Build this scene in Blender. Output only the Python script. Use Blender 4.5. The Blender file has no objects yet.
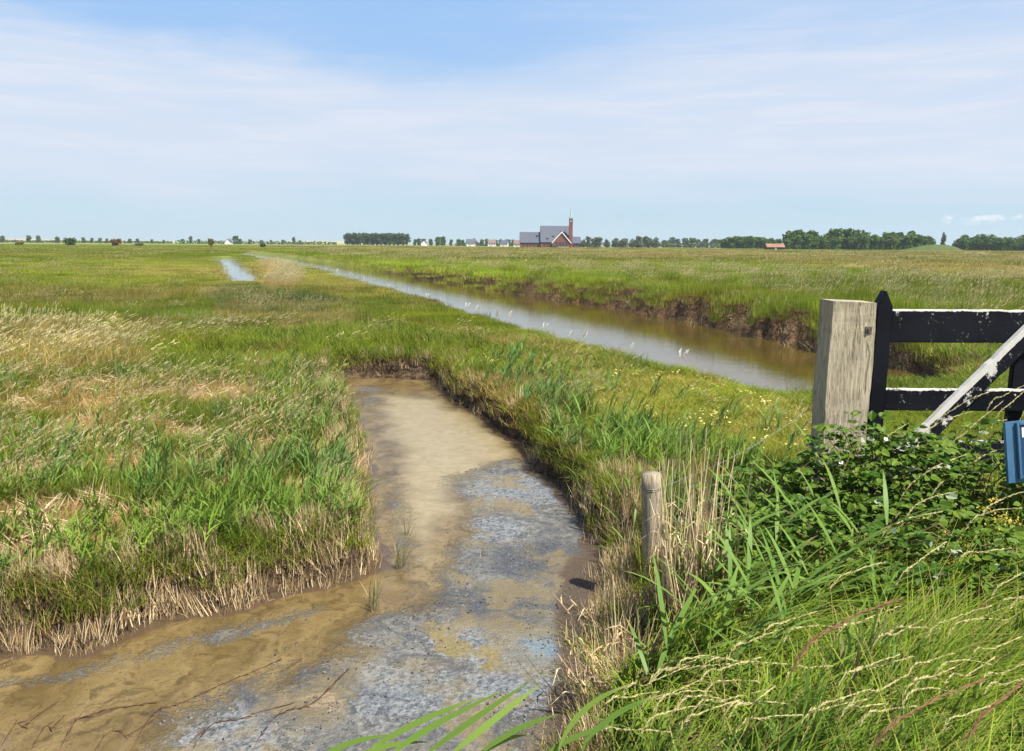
import bpy, bmesh, math, random
import numpy as np
from mathutils import Vector, Matrix, Euler

random.seed(7)
rng = np.random.default_rng(11)
R = math.radians
scene = bpy.context.scene
COL = scene.collection

# ------------------------------------------------------------------ camera
FPX, CX, CY = 800.0, 512.0, 375.5
EYE = np.array([0.0, 0.0, 1.70])
PITCH, ROLL = R(9.3), R(0.40)
_r = np.array([1.0, 0, 0]); _u = np.array([0, math.sin(PITCH), math.cos(PITCH)])
FWD = np.array([0, math.cos(PITCH), -math.sin(PITCH)])
RGT = _r * math.cos(ROLL) + _u * math.sin(ROLL)
UPV = -_r * math.sin(ROLL) + _u * math.cos(ROLL)

def ray(px, py):
    return FWD + RGT * ((px - CX) / FPX) + UPV * ((CY - py) / FPX)

def G(px, py, z=0.0):                       # ground point seen at a place of the photo
    d = ray(px, py)
    t = (z - EYE[2]) / d[2]
    return (EYE + d * t)[:2]

def W(px, py, y):                           # point at forward distance y
    d = ray(px, py)
    return EYE + d * (y / d[1])

def GP(pts, z=0.0):
    return np.array([G(a, b, z) for a, b in pts])

cam_d = bpy.data.cameras.new('camera')
cam_d.sensor_width = 36.0
cam_d.lens = FPX / 1024.0 * 36.0
cam_d.clip_start = 0.05
cam_d.clip_end = 20000
cam = bpy.data.objects.new('camera', cam_d)
COL.objects.link(cam)
m3 = Matrix(((RGT[0], UPV[0], -FWD[0]), (RGT[1], UPV[1], -FWD[1]), (RGT[2], UPV[2], -FWD[2])))
cam.matrix_world = Matrix.Translation(Vector(EYE)) @ m3.to_4x4()
scene.camera = cam

# ------------------------------------------------------------------ maths helpers
def smooth(a, b, x):
    t = np.clip((x - a) / (b - a), 0, 1)
    return t * t * (3 - 2 * t)

def _hash(ix, iy, seed):
    n = (ix.astype(np.int64) * 374761393 + iy.astype(np.int64) * 668265263 + seed * 974711) & 0x7fffffff
    n = ((n ^ (n >> 13)) * 1274126177) & 0x7fffffff
    n = (n ^ (n >> 16)) & 0xffff
    return n / 65535.0

def vnoise(x, y, seed=0):
    x = np.asarray(x, float); y = np.asarray(y, float)
    ix = np.floor(x); iy = np.floor(y)
    fx = x - ix; fy = y - iy
    fx = fx * fx * (3 - 2 * fx); fy = fy * fy * (3 - 2 * fy)
    a = _hash(ix, iy, seed); b = _hash(ix + 1, iy, seed)
    c = _hash(ix, iy + 1, seed); d = _hash(ix + 1, iy + 1, seed)
    return (a + (b - a) * fx) * (1 - fy) + (c + (d - c) * fx) * fy

def fbm(x, y, seed=0, oct=4):
    s = 0; a = 0.5; tot = 0
    for o in range(oct):
        s = s + a * vnoise(x * 2 ** o, y * 2 ** o, seed + o * 17); tot += a; a *= 0.55
    return s / tot

def sdist(poly, x, y):                      # signed distance, positive outside
    x = np.asarray(x, float); y = np.asarray(y, float)
    best = np.full(x.shape, 1e18); inside = np.zeros(x.shape, bool)
    n = len(poly)
    for i in range(n):
        ax, ay = poly[i]; bx, by = poly[(i + 1) % n]
        dx, dy = bx - ax, by - ay
        t = np.clip(((x - ax) * dx + (y - ay) * dy) / (dx * dx + dy * dy + 1e-12), 0, 1)
        best = np.minimum(best, (x - ax - t * dx) ** 2 + (y - ay - t * dy) ** 2)
        if abs(dy) > 1e-12:
            c = ((ay > y) != (by > y)) & (x < (bx - ax) * (y - ay) / dy + ax)
            inside ^= c
    d = np.sqrt(best)
    return np.where(inside, -d, d)

# ------------------------------------------------------------------ object helpers
def tag(o, label=None, cat=None, group=None, kind=None):
    if label: o['label'] = label
    if cat: o['category'] = cat
    if group: o['group'] = group
    if kind: o['kind'] = kind
    return o

def empty(name, loc=(0, 0, 0), rz=0.0):
    o = bpy.data.objects.new(name, None)
    COL.objects.link(o); o.location = loc; o.rotation_euler = (0, 0, rz)
    o.empty_display_size = 0.2
    return o

def np_mesh(name, V, F, smooth_shade=False):
    """V (n,3); F list of faces, or an (m,k) array."""
    me = bpy.data.meshes.new(name)
    V = np.asarray(V, np.float32)
    if isinstance(F, np.ndarray):
        k = F.shape[1]; m = F.shape[0]
        me.vertices.add(len(V)); me.vertices.foreach_set('co', V.ravel())
        me.loops.add(m * k); me.loops.foreach_set('vertex_index', F.ravel().astype(np.int32))
        me.polygons.add(m)
        me.polygons.foreach_set('loop_start', np.arange(0, m * k, k, dtype=np.int32))
        me.update(calc_edges=True)
    else:
        me.from_pydata([tuple(v) for v in V], [], F); me.update()
    if smooth_shade:
        me.polygons.foreach_set('use_smooth', np.ones(len(me.polygons), bool))
    return me

def fattr(me, name, vals):
    a = me.attributes.new(name, 'FLOAT', 'POINT')
    a.data.foreach_set('value', np.asarray(vals, np.float32))

def cattr(me, name, vals):
    a = me.attributes.new(name, 'FLOAT_COLOR', 'POINT')
    v = np.ones((len(me.vertices), 4), np.float32); v[:, :3] = vals
    a.data.foreach_set('color', v.ravel())

def link(name, me, mat=None, parent=None, loc=None):
    o = bpy.data.objects.new(name, me); COL.objects.link(o)
    if mat is not None:
        for m in (mat if isinstance(mat, (list, tuple)) else [mat]):
            me.materials.append(m)
    if parent is not None: o.parent = parent
    if loc is not None: o.location = loc
    return o

class MB:
    def __init__(s): s.v = []; s.f = []; s.m = []
    def add(s, vs, fs, mi=0):
        b = len(s.v); s.v += [tuple(v) for v in vs]; s.f += [tuple(i + b for i in f) for f in fs]; s.m += [mi] * len(fs)
    def box(s, x0, x1, y0, y1, z0, z1, mi=0):
        vs = [(x0, y0, z0), (x1, y0, z0), (x1, y1, z0), (x0, y1, z0), (x0, y0, z1), (x1, y0, z1), (x1, y1, z1), (x0, y1, z1)]
        s.add(vs, [(0, 3, 2, 1), (4, 5, 6, 7), (0, 1, 5, 4), (1, 2, 6, 5), (2, 3, 7, 6), (3, 0, 4, 7)], mi)
    def prism(s, poly, y0, y1, mi=0):        # polygon in x,z swept along y
        n = len(poly)
        vs = [(a, y0, b) for a, b in poly] + [(a, y1, b) for a, b in poly]
        fs = [tuple(range(n)), tuple(range(2 * n - 1, n - 1, -1))]
        fs += [(i, i + n, (i + 1) % n + n, (i + 1) % n) for i in range(n)]
        s.add(vs, fs, mi)
    def tube(s, pts, rads, n=6, mi=0, cap=True):
        pts = [Vector(p) for p in pts]; b = len(s.v); rings = []
        for i, p in enumerate(pts):
            d = (pts[min(i + 1, len(pts) - 1)] - pts[max(i - 1, 0)]).normalized()
            a = d.cross(Vector((0.13, 0.9, 0.31))).normalized(); c = d.cross(a)
            r = rads[i] if isinstance(rads, (list, tuple)) else rads
            s.v += [tuple(p + a * (r * math.cos(2 * math.pi * k / n)) + c * (r * math.sin(2 * math.pi * k / n))) for k in range(n)]
        for i in range(len(pts) - 1):
            for k in range(n):
                s.f.append((b + i * n + k, b + i * n + (k + 1) % n, b + (i + 1) * n + (k + 1) % n, b + (i + 1) * n + k)); s.m.append(mi)
        if cap:
            s.f.append(tuple(b + k for k in range(n - 1, -1, -1))); s.m.append(mi)
            e = b + (len(pts) - 1) * n
            s.f.append(tuple(e + k for k in range(n))); s.m.append(mi)
    def build(s, name, mat, parent=None, bevel=0.0, smooth_shade=False, loc=None):
        me = bpy.data.meshes.new(name); me.from_pydata(s.v, [], s.f)
        bm = bmesh.new(); bm.from_mesh(me)
        bmesh.ops.recalc_face_normals(bm, faces=bm.faces)
        for f, mi in zip(bm.faces, s.m): f.material_index = mi
        if bevel > 0:
            bmesh.ops.bevel(bm, geom=[e for e in bm.edges if len(e.link_faces) == 2 and e.calc_face_angle(0) > 0.5], offset=bevel, segments=2, affect='EDGES')
        bm.to_mesh(me); bm.free()
        if smooth_shade:
            me.polygons.foreach_set('use_smooth', np.ones(len(me.polygons), bool))
        return link(name, me, mat, parent, loc)

def copy_tree(o, parent=None):
    c = o.copy(); COL.objects.link(c)
    if parent is not None: c.parent = parent
    for ch in list(o.children): copy_tree(ch, c)
    return c

# ------------------------------------------------------------------ material helpers
class NT:
    def __init__(s, name, world=False):
        if world:
            s.m = bpy.data.worlds.new(name)
        else:
            s.m = bpy.data.materials.new(name)
        s.m.use_nodes = True; s.t = s.m.node_tree; s.t.nodes.clear()
    def n(s, typ, **kw):
        nd = s.t.nodes.new(typ)
        for k, v in kw.items():
            if k.startswith('i_'):
                key = k[2:]
                nd.inputs[int(key) if key.isdigit() else key.replace('_', ' ')].default_value = v
            else: setattr(nd, k, v)
        return nd
    def l(s, a, b): s.t.links.new(a, b)
    def set(s, sock, v):
        if isinstance(v, bpy.types.NodeSocket): s.l(v, sock)
        elif isinstance(v, (tuple, list)) and len(v) == 3 and sock.type == 'RGBA': sock.default_value = (*v, 1)
        else: sock.default_value = v
    def mix(s, f, a, b, mode='MIX'):
        nd = s.n('ShaderNodeMix', data_type='RGBA', blend_type=mode); nd.clamp_factor = True
        s.set(nd.inputs[0], f); s.set(nd.inputs[6], a); s.set(nd.inputs[7], b)
        return nd.outputs[2]
    def math(s, op, a, b=0.0, c=0.0, clamp=False):
        nd = s.n('ShaderNodeMath', operation=op); nd.use_clamp = clamp
        s.set(nd.inputs[0], a); s.set(nd.inputs[1], b); s.set(nd.inputs[2], c)
        return nd.outputs[0]
    def ramp(s, f, lo, hi):
        nd = s.n('ShaderNodeMapRange', interpolation_type='SMOOTHSTEP'); s.set(nd.inputs[0], f)
        nd.inputs[1].default_value = lo; nd.inputs[2].default_value = hi
        return nd.outputs[0]
    def noise(s, vec, scale, detail=4, rough=0.55, dist=0.0):
        nd = s.n('ShaderNodeTexNoise'); s.l(vec, nd.inputs['Vector'])
        nd.inputs['Scale'].default_value = scale; nd.inputs['Detail'].default_value = detail
        nd.inputs['Roughness'].default_value = rough; nd.inputs['Distortion'].default_value = dist
        return nd.outputs['Fac']
    def mapv(s, vec, scale=(1, 1, 1), rot=(0, 0, 0)):
        nd = s.n('ShaderNodeMapping'); s.l(vec, nd.inputs[0])
        nd.inputs['Scale'].default_value = scale; nd.inputs['Rotation'].default_value = rot
        return nd.outputs[0]
    def attr(s, name, typ='GEOMETRY'):
        return s.n('ShaderNodeAttribute', attribute_name=name, attribute_type=typ)
    def bump(s, h, strength=0.5, dist=0.02):
        nd = s.n('ShaderNodeBump'); s.l(h, nd.inputs['Height'])
        nd.inputs['Strength'].default_value = strength; nd.inputs['Distance'].default_value = dist
        return nd.outputs[0]
    def pos(s): return s.n('ShaderNodeNewGeometry').outputs['Position']
    def obj(s): return s.n('ShaderNodeTexCoord').outputs['Object']
    def out(s, sh, vol=None):
        o = s.n('ShaderNodeOutputMaterial')
        if sh is not None: s.l(sh, o.inputs[0])
        if vol is not None: s.l(vol, o.inputs[1])
        return s.m
    def pbr(s, col, rough=0.6, spec=0.3, normal=None, metal=0.0):
        p = s.n('ShaderNodeBsdfPrincipled')
        s.set(p.inputs['Base Color'], col); s.set(p.inputs['Roughness'], rough)
        s.set(p.inputs['Specular IOR Level'], spec); s.set(p.inputs['Metallic'], metal)
        if normal is not None: s.l(normal, p.inputs['Normal'])
        return p.outputs[0]

def simple(name, c0, c1, scale=8.0, rough=0.7, spec=0.3, bump=0.2, bd=0.01, stretch=(1, 1, 1)):
    t = NT(name); v = t.mapv(t.obj(), stretch)
    f = t.noise(v, scale, 5, 0.6)
    c = t.mix(t.ramp(f, 0.3, 0.7), c0, c1)
    return t.out(t.pbr(c, rough, spec, t.bump(f, bump, bd)))

# vegetation: "bl" per vertex = (t along the blade, random of the blade, seed head / dead stalk)
def blade_mat(name, ga, gb, gc, sa, sb, seed, instanced=True, dry=0.0, bright=1.0, blue=0.0, trans=0.35, base=None, rough=0.6):
    t = NT(name)
    bl = t.n('ShaderNodeSeparateColor'); t.l(t.attr('bl').outputs['Color'], bl.inputs[0])
    T, Rn, S = bl.outputs[0], bl.outputs[1], bl.outputs[2]
    if instanced:
        tn = t.n('ShaderNodeSeparateXYZ'); t.l(t.attr('tint', 'INSTANCER').outputs['Vector'], tn.inputs[0])
        D, B, C = tn.outputs
    else:
        D, B, C = dry, bright, blue
    green = t.mix(C, t.mix(Rn, ga, gb), gc)
    straw = t.mix(Rn, sa, sb)
    rr = t.math('FRACT', t.math('MULTIPLY', Rn, 17.3))
    # a blade is dead when its own random number falls under the dryness of its clump
    dd = t.math('MULTIPLY', t.math('SUBTRACT', t.math('MULTIPLY', D, 1.25), rr), 6.0)
    dd = t.math('ADD', dd, 0.25, clamp=True)
    col = t.mix(dd, green, straw)
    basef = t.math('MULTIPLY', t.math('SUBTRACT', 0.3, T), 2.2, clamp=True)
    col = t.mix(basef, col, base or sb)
    tipf = t.math('MULTIPLY', t.math('MULTIPLY', t.math('SUBTRACT', T, 0.86), 7.0, clamp=True), t.ramp(t.math('FRACT', t.math('MULTIPLY', Rn, 41.7)), 0.65, 0.9))
    col = t.mix(tipf, col, sa)
    col = t.mix(S, col, seed)
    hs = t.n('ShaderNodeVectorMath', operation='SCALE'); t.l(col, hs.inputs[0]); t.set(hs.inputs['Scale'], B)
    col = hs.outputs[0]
    p = t.pbr(col, rough, 0.10)
    tr = t.n('ShaderNodeBsdfTranslucent'); t.l(col, tr.inputs[0])
    mx = t.n('ShaderNodeMixShader'); mx.inputs[0].default_value = trans
    t.l(p, mx.inputs[1]); t.l(tr.outputs[0], mx.inputs[2])
    return t.out(mx.outputs[0])

# ------------------------------------------------------------------ world and sun
SUN_DIR = Vector((0.52, -0.46, 1.10)).normalized()
sun_el = math.asin(SUN_DIR.z); sun_az = math.atan2(SUN_DIR.x, SUN_DIR.y)
w = NT('World', world=True); scene.world = w.m
sky = w.n('ShaderNodeTexSky', sky_type='NISHITA'); sky.sun_disc = False
sky.sun_elevation = sun_el; sky.sun_rotation = sun_az
sky.air_density = 1.0; sky.dust_density = 0.0; sky.ozone_density = 1.6; sky.altitude = 0
gen = w.n('ShaderNodeTexCoord').outputs['Generated']
sp = w.n('ShaderNodeSeparateXYZ'); w.l(gen, sp.inputs[0])
el = w.math('ARCSINE', sp.outputs[2]); az = w.math('ARCTAN2', sp.outputs[0], sp.outputs[1])
cb = w.n('ShaderNodeCombineXYZ'); w.l(az, cb.inputs[0]); w.l(w.math('MULTIPLY', el, 4.2), cb.inputs[1])
cv = cb.outputs[0]
veil = w.noise(cv, 2.3, 7, 0.52, 0.35)
wisps = w.noise(w.mapv(cv, (1.0, 2.4, 1), (0, 0, R(-9))), 5.5, 8, 0.6, 0.5)
# the bank of high cirrus lies between about 4 and 13 degrees above the horizon
edge = w.math('ADD', el, w.math('MULTIPLY', w.math('SUBTRACT', veil, 0.5), 0.15))
edge = w.math('SUBTRACT', edge, w.math('MULTIPLY', w.math('ABSOLUTE', w.math('ADD', az, 0.05)), 0.055))
lo = w.ramp(w.math('ADD', el, w.math('MULTIPLY', w.math('SUBTRACT', veil, 0.5), 0.12)), 0.02, 0.10)
hi = w.math('SUBTRACT', 1.0, w.math('MULTIPLY', w.ramp(edge, 0.160, 0.228), w.math('ADD', 0.45, w.math('MULTIPLY', w.ramp(az, 0.30, -0.05), 0.5))))
mask = w.math('MULTIPLY', lo, hi)
mask = w.math('MULTIPLY', mask, w.math('ADD', 0.68, w.math('MULTIPLY', w.ramp(wisps, 0.3, 0.72), 0.24)))
mask = w.math('ADD', mask, w.math('MULTIPLY', w.ramp(wisps, 0.45, 0.8), 0.12), clamp=True)
lowc = w.mix(w.ramp(el, 0.0, 0.27), (2.98, 4.10, 4.90), (2.00, 3.35, 5.45))
clear = w.mix(w.math('MULTIPLY', w.math('SUBTRACT', 1.0, w.ramp(el, 0.25, 0.7)), 0.92), sky.outputs[0], lowc)
skyc = w.mix(mask, clear, (4.40, 4.75, 5.45))
# small cumulus low on the right
cuv = w.n('ShaderNodeCombineXYZ'); w.l(az, cuv.inputs[0]); w.l(w.math('MULTIPLY', el, 1.8), cuv.inputs[1])
cu = w.noise(cuv.outputs[0], 48, 6, 0.6, 0.2)
cwin = w.math('MULTIPLY', w.ramp(az, 0.42, 0.50), w.math('SUBTRACT', 1.0, w.ramp(w.math('ABSOLUTE', w.math('SUBTRACT', el, 0.029)), 0.002, 0.014)))
cum = w.ramp(w.math('ADD', cu, w.math('MULTIPLY', w.math('SUBTRACT', cwin, 1.0), 0.5)), 0.42, 0.60)
skyc = w.mix(w.math('MULTIPLY', cum, 0.75), skyc, (5.6, 5.7, 6.0))
bg = w.n('ShaderNodeBackground'); w.l(skyc, bg.inputs[0]); bg.inputs[1].default_value = 0.085
wo = w.n('ShaderNodeOutputWorld'); w.l(bg.outputs[0], wo.inputs[0])

sd_ = bpy.data.lights.new('sun', 'SUN'); sd_.energy = 5.0; sd_.angle = R(0.55); sd_.color = (1.0, 0.95, 0.86)
sun = bpy.data.objects.new('sun', sd_); COL.objects.link(sun)
sun.rotation_euler = SUN_DIR.to_track_quat('Z', 'Y').to_euler(); sun.location = (10, -10, 30)

vs = scene.view_settings
vs.view_transform = 'Standard'; vs.look = 'None'; vs.exposure = 1.0; vs.gamma = 1.0; vs.use_curve_mapping = False
scene.cycles.use_denoising = True
scene.cycles.max_bounces = 6; scene.cycles.transparent_max_bounces = 4
scene.cycles.diffuse_bounces = 3; scene.cycles.glossy_bounces = 3; scene.cycles.transmission_bounces = 3
scene.cycles.volume_bounces = 0

# ------------------------------------------------------------------ the lie of the land
CREEK_Z, CANAL_Z, POND_Z = -0.30, -0.55, -0.22
creek = GP([(-260, 700), (-120, 672), (0, 653), (85, 652), (135, 634), (160, 618), (250, 607), (285, 596), (345, 582), (380, 566),
            (372, 545), (376, 500), (368, 455), (352, 415), (338, 385), (342, 379), (385, 378), (432, 381), (446, 398), (482, 418), (510, 443),
            (530, 468), (553, 490), (580, 525), (592, 560), (580, 600), (572, 650), (562, 690), (545, 730), (520, 800)], CREEK_Z)
creek = np.vstack([creek, [[0.0, 1.2], [-1.6, 0.9], [-5.0, 1.5], [-6.5, 3.0]]])
cf = GP([(960, 389), (900, 373), (815, 354), (700, 325), (600, 307), (500, 292), (400, 275), (330, 263), (290, 257), (243, 251.5)], CANAL_Z)
cn = GP([(788, 385), (720, 370), (660, 356), (600, 342), (500, 317), (400, 289), (320, 268), (285, 262), (238, 254)], 0.05)
canal = np.vstack([[[4.3, 10.3]], cn, cf[::-1][:-1], [[6.75, 13.3], [6.5, 11.9], [5.6, 10.7]]])
pond = GP([(212, 258.5), (231, 257.5), (244, 266), (260, 279), (257, 286), (234, 286), (223, 272)], POND_Z)
# which side of the canal a point lies on (positive = beyond it)
_ca, _cb = cf[2], cf[6]
_cd = (_cb - _ca) / np.linalg.norm(_cb - _ca)
def beyond(x, y): return (x - _ca[0]) * _cd[1] - (y - _ca[1]) * _cd[0]

def jitter(x, y, s=1.0):
    return s * (0.22 * (fbm(x * 1.3, y * 1.3, 3, 3) - 0.5) + 0.13 * (fbm(x * 6, y * 6, 9, 3) - 0.5))

def fields(x, y):
    """signed distances to the three waters, with ragged edges"""
    x = np.asarray(x, float); y = np.asarray(y, float)
    r = np.hypot(x, y)
    sc = np.full(x.shape, 50.0); sn = np.full(x.shape, 50.0); spd = np.full(x.shape, 50.0)
    m = (r < 25)
    if m.any(): sc[m] = sdist(creek, x[m], y[m]) + jitter(x[m], y[m])
    m = (r > 5) & (r < 700) & (x > -220) & (x < 25)
    if m.any():
        fade = np.clip(r[m] / 40, 1, 6)
        sn[m] = sdist(canal, x[m], y[m]) + 2.2 * jitter(x[m] / fade, y[m] / fade, 1.0) * np.clip(fade, 1, 2)
    m = (r > 30) & (r < 260) & (x < 0)
    if m.any(): spd[m] = sdist(pond, x[m], y[m]) + 2 * jitter(x[m] / 4, y[m] / 4)
    return sc, sn, spd

def height(x, y, f=None):
    x = np.asarray(x, float); y = np.asarray(y, float)
    sc, sn, spd = f if f is not None else fields(x, y)
    r = np.hypot(x, y)
    z = 0.07 * (fbm(x * 0.5, y * 0.5, 21, 3) - 0.5) + 0.05 * (fbm(x * 2.2, y * 2.2, 5, 3) - 0.5)
    z = z * np.clip(r / 3, 0.3, 1)
    bey = beyond(x, y)
    z = z + np.where(bey > 0, 0.26 - .24 * smooth(22, 60, r), 0.0)
    # creek: steep left bank, a flatter muddy slope low on the right bank near the viewer
    right = smooth(0.0, 0.3, x - 0.02 * y) * smooth(5.6, 4.4, y)
    wdt = 0.22 + 0.38 * right
    k = smooth(-0.06, 1.0, sc / wdt)
    z = z * k - (1 - k) * 0.44
    lump = (fbm(x * 9, y * 9, 31, 3) - 0.5) * 0.10 * smooth(-0.1, 0.05, sc) * (1 - smooth(0.2, 0.7, sc))
    z = z + lump
    # canal: the far bank is undercut and broken into clods
    farb = (bey > -0.6)
    wd2 = np.where(farb, 0.95 - .35 * smooth(25, 60, r), 0.5)
    rag = np.where(farb, 0.5 * (fbm(x * 2.2, y * 2.2, 41, 4) - 0.5), 0.0)
    k = smooth(-0.08, 1.0, (sn + rag) / wd2)
    z = z * k - (1 - k) * 0.72
    k = smooth(-0.1, 1.0, spd / 0.8)
    z = z * k - (1 - k) * 0.4
    # rise to the dam where the photographer and the gate stand
    return z

# ------------------------------------------------------------------ ground sheet
def build_ground():
    fine = np.arange(-47, 47.01, 0.17)
    coarse = np.concatenate([np.arange(-180, -47, 4.75), ])
    ang = np.concatenate([np.linspace(-180, -47.5, 30), fine, np.linspace(47.5, 176, 29)])
    rr = [1.0]
    while rr[-1] < 9000:
        rr.append(rr[-1] * (1.0105 if rr[-1] < 60 else 1.03))
    rr = np.array(rr)
    A, Rr = np.meshgrid(np.radians(ang), rr)
    x = (Rr * np.sin(A)).ravel(); y = (Rr * np.cos(A)).ravel()
    f = fields(x, y)
    z = height(x, y, f)
    na, nr = len(ang), len(rr)
    idx = np.arange(na * nr).reshape(nr, na)
    nxt = np.roll(idx, -1, axis=1)
    F = np.stack([idx[:-1], nxt[:-1], nxt[1:], idx[1:]], -1).reshape(-1, 4)[:, ::-1]
    V = np.stack([x, y, z], 1)
    V = np.vstack([V, [[0, 0, 0]]])
    me = bpy.data.meshes.new('ground')
    c = len(V) - 1
    tri = np.stack([idx[0], np.roll(idx[0], -1), np.full(na, c)], 1)
    loops = np.concatenate([F.ravel(), tri.ravel()]).astype(np.int32)
    starts = np.concatenate([np.arange(len(F)) * 4, len(F) * 4 + np.arange(len(tri)) * 3]).astype(np.int32)
    me.vertices.add(len(V)); me.vertices.foreach_set('co', V.astype(np.float32).ravel())
    me.loops.add(len(loops)); me.loops.foreach_set('vertex_index', loops)
    me.polygons.add(len(starts)); me.polygons.foreach_set('loop_start', starts)
    me.update(calc_edges=True); me.validate()
    me.polygons.foreach_set('use_smooth', np.ones(len(me.polygons), bool))
    sc, sn, spd = f
    rk = np.hypot(x, y)
    bank = np.maximum.reduce([1 - smooth(0.16, 0.5, sc), 1 - smooth(0.35, 0.95, (sn - .2 * (beyond(x, y) > -.6)) * (1 + 1.2 * smooth(22, 55, rk))), 1 - smooth(0.3, 1.2, spd)])
    bank = bank * (1 - .75 * smooth(35, 80, rk))
    right = smooth(0.0, 0.3, x - 0.02 * y) * smooth(5.6, 4.4, y)
    bank = np.maximum(bank, right * (1 - smooth(0.35, 0.75, sc)))
    fattr(me, 'bank', np.append(bank, 0))
    fattr(me, 'straw', np.append(straw_amount(x, y), 0))
    fattr(me, 'front', np.append((sdist(np.array([[0.30, 1.3], [0.42, 2.6], [0.48, 3.3], [0.75, 3.9], [1.2, 4.9], [6.5, 5.6], [6.5, 1.2]]), x, y) < 0).astype(float), 0))  # verge area, where deep shade between the grasses is painted on the ground
    fattr(me, 'far', np.append(smooth(-0.5, 1.5, beyond(x, y)), 0))
    t = NT('ground soil and turf')
    P = t.pos()
    n1 = t.noise(P, 0.35, 5, 0.6); n2 = t.noise(P, 14, 5, 0.65); n3 = t.noise(t.mapv(P, (0.02, 0.11, 1)), 1.0, 5, 0.6)
    n4 = t.noise(P, 70, 3, 0.6)
    turf = t.mix(t.ramp(n1, 0.3, 0.7), (0.12, 0.165, 0.025), (0.20, 0.21, 0.045))
    turf = t.mix(t.math('MULTIPLY', t.ramp(n2, 0.45, 0.75), 0.5), turf, (0.10, 0.075, 0.035))
    farf = t.mix(t.ramp(n3, 0.35, 0.65), (0.11, 0.15, 0.022), (0.20, 0.20, 0.050))
    turf = t.mix(t.attr('far').outputs['Fac'], turf, farf)
    turf = t.mix(t.attr('front').outputs['Fac'], turf, t.mix(n2, (0.02, 0.018, 0.010), (0.05, 0.045, 0.02)))  # near-black tone stands in for shade under the verge grass
    straw = t.mix(t.ramp(n2, 0.3, 0.7), (0.36, 0.20, 0.080), (0.52, 0.33, 0.15))
    sf = t.ramp(t.math('ADD', t.attr('straw').outputs['Fac'], t.math('MULTIPLY', t.math('SUBTRACT', n2, 0.5), 0.7)), 0.3, 0.7)
    col = t.mix(sf, turf, straw)
    mud = t.mix(t.ramp(n2, 0.35, 0.68), (0.022, 0.014, 0.009), (0.11, 0.070, 0.036))
    mud = t.mix(t.math('MULTIPLY', t.ramp(n4, 0.5, 0.72), 0.5), mud, (0.22, 0.165, 0.10))
    mudfar = t.mix(t.ramp(n2, 0.35, 0.62), (0.030, 0.018, 0.010), (0.20, 0.115, 0.052))
    mudfar = t.mix(t.math('MULTIPLY', t.ramp(n4, 0.5, 0.72), 0.5), mudfar, (0.28, 0.20, 0.10))
    mud = t.mix(t.attr('far').outputs['Fac'], mud, mudfar)
    bf = t.ramp(t.math('ADD', t.attr('bank').outputs['Fac'], t.math('MULTIPLY', t.math('SUBTRACT', n2, 0.5), 0.6)), 0.3, 0.6)
    col = t.mix(bf, col, mud)
    hgt = t.math('ADD', n2, t.math('MULTIPLY', n4, 0.4))
    mat = t.out(t.pbr(col, 0.85, 0.2, t.bump(hgt, 0.9, 0.04)))
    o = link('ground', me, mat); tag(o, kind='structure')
    return o

# dry straw openings in the near left field, (photo x, photo y, half width, half depth in metres)
STRAW = [(G(100, 398), 1.3, 1.0), (G(190, 400), 0.9, 0.6), (G(60, 440), 0.7, 0.45), (G(30, 520), 0.40, 0.3), (G(140, 470), 0.6, 0.35),
         (G(200, 470), 0.25, 0.3), (G(215, 392), 0.7, 0.6), (G(20, 470), 0.5, 0.3), (G(245, 395), 0.8, 0.5)]
def straw_amount(x, y):
    s = np.zeros(np.shape(x))
    for c, a, b in STRAW:
        q = ((x - c[0]) / a) ** 2 + ((y - c[1]) / b) ** 2
        s = np.maximum(s, (1 - smooth(0.3, 1.6, q + 1.1 * (fbm(x * 2.5, y * 2.5, 77, 3) - 0.5))) * smooth(.30, .5, fbm(x * 2.1, y * 2.1, 79, 3)))
    left = (1 - smooth(-1.6, -.9, x)) * (1 - smooth(7.5, 10, y))
    return np.maximum(s, left * .95 * smooth(.46, .61, fbm(x * 1.7, y * 1.7, 83, 3)))

build_ground()

# ------------------------------------------------------------------ waters
def water_grid(name, poly, z, step, pad, mat, xlim=None):
    x0, y0 = poly.min(0) - pad; x1, y1 = poly.max(0) + pad
    if xlim: x0 = max(x0, xlim[0]); y0 = max(y0, xlim[1])
    xs = np.arange(x0, x1 + step, step); ys = np.arange(y0, y1 + step, step)
    X, Y = np.meshgrid(xs, ys); n, m = X.shape
    idx = np.arange(n * m).reshape(n, m)
    F = np.stack([idx[:-1, :-1], idx[:-1, 1:], idx[1:, 1:], idx[1:, :-1]], -1).reshape(-1, 4)
    cxm = (X[:-1, :-1] + step / 2).ravel(); cym = (Y[:-1, :-1] + step / 2).ravel()
    F = F[sdist(poly, cxm, cym) < pad]
    V = np.stack([X.ravel(), Y.ravel(), np.full(n * m, z)], 1)
    used = np.unique(F); re = np.zeros(n * m, int); re[used] = np.arange(len(used))
    V = V[used]; F = re[F]
    me = np_mesh(name, V, F, True)
    o = link(name, me, mat); tag(o, kind='structure')
    return o, me, V

def canal_mat():
    t = NT('still brown canal water'); P = t.pos()
    v = t.mapv(P, (1.0, 1.9, 1), (0, 0, R(18)))
    h = t.math('ADD', t.noise(v, 7.5, 3, 0.55, 0.3), t.math('MULTIPLY', t.noise(v, 1.2, 2, 0.5), 0.8))
    col = t.mix(t.ramp(t.noise(P, 0.6, 4), 0.3, 0.7), (0.080, 0.054, 0.010), (0.055, 0.042, 0.010))
    return t.out(t.pbr(col, 0.03, 0.5, t.bump(h, 0.065, 0.03)))
cm = canal_mat()
water_grid('canal_water', canal, CANAL_Z, 2.0, 2.0, cm)
water_grid('pond_water', pond, POND_Z, 1.0, 2.0, cm)

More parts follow.
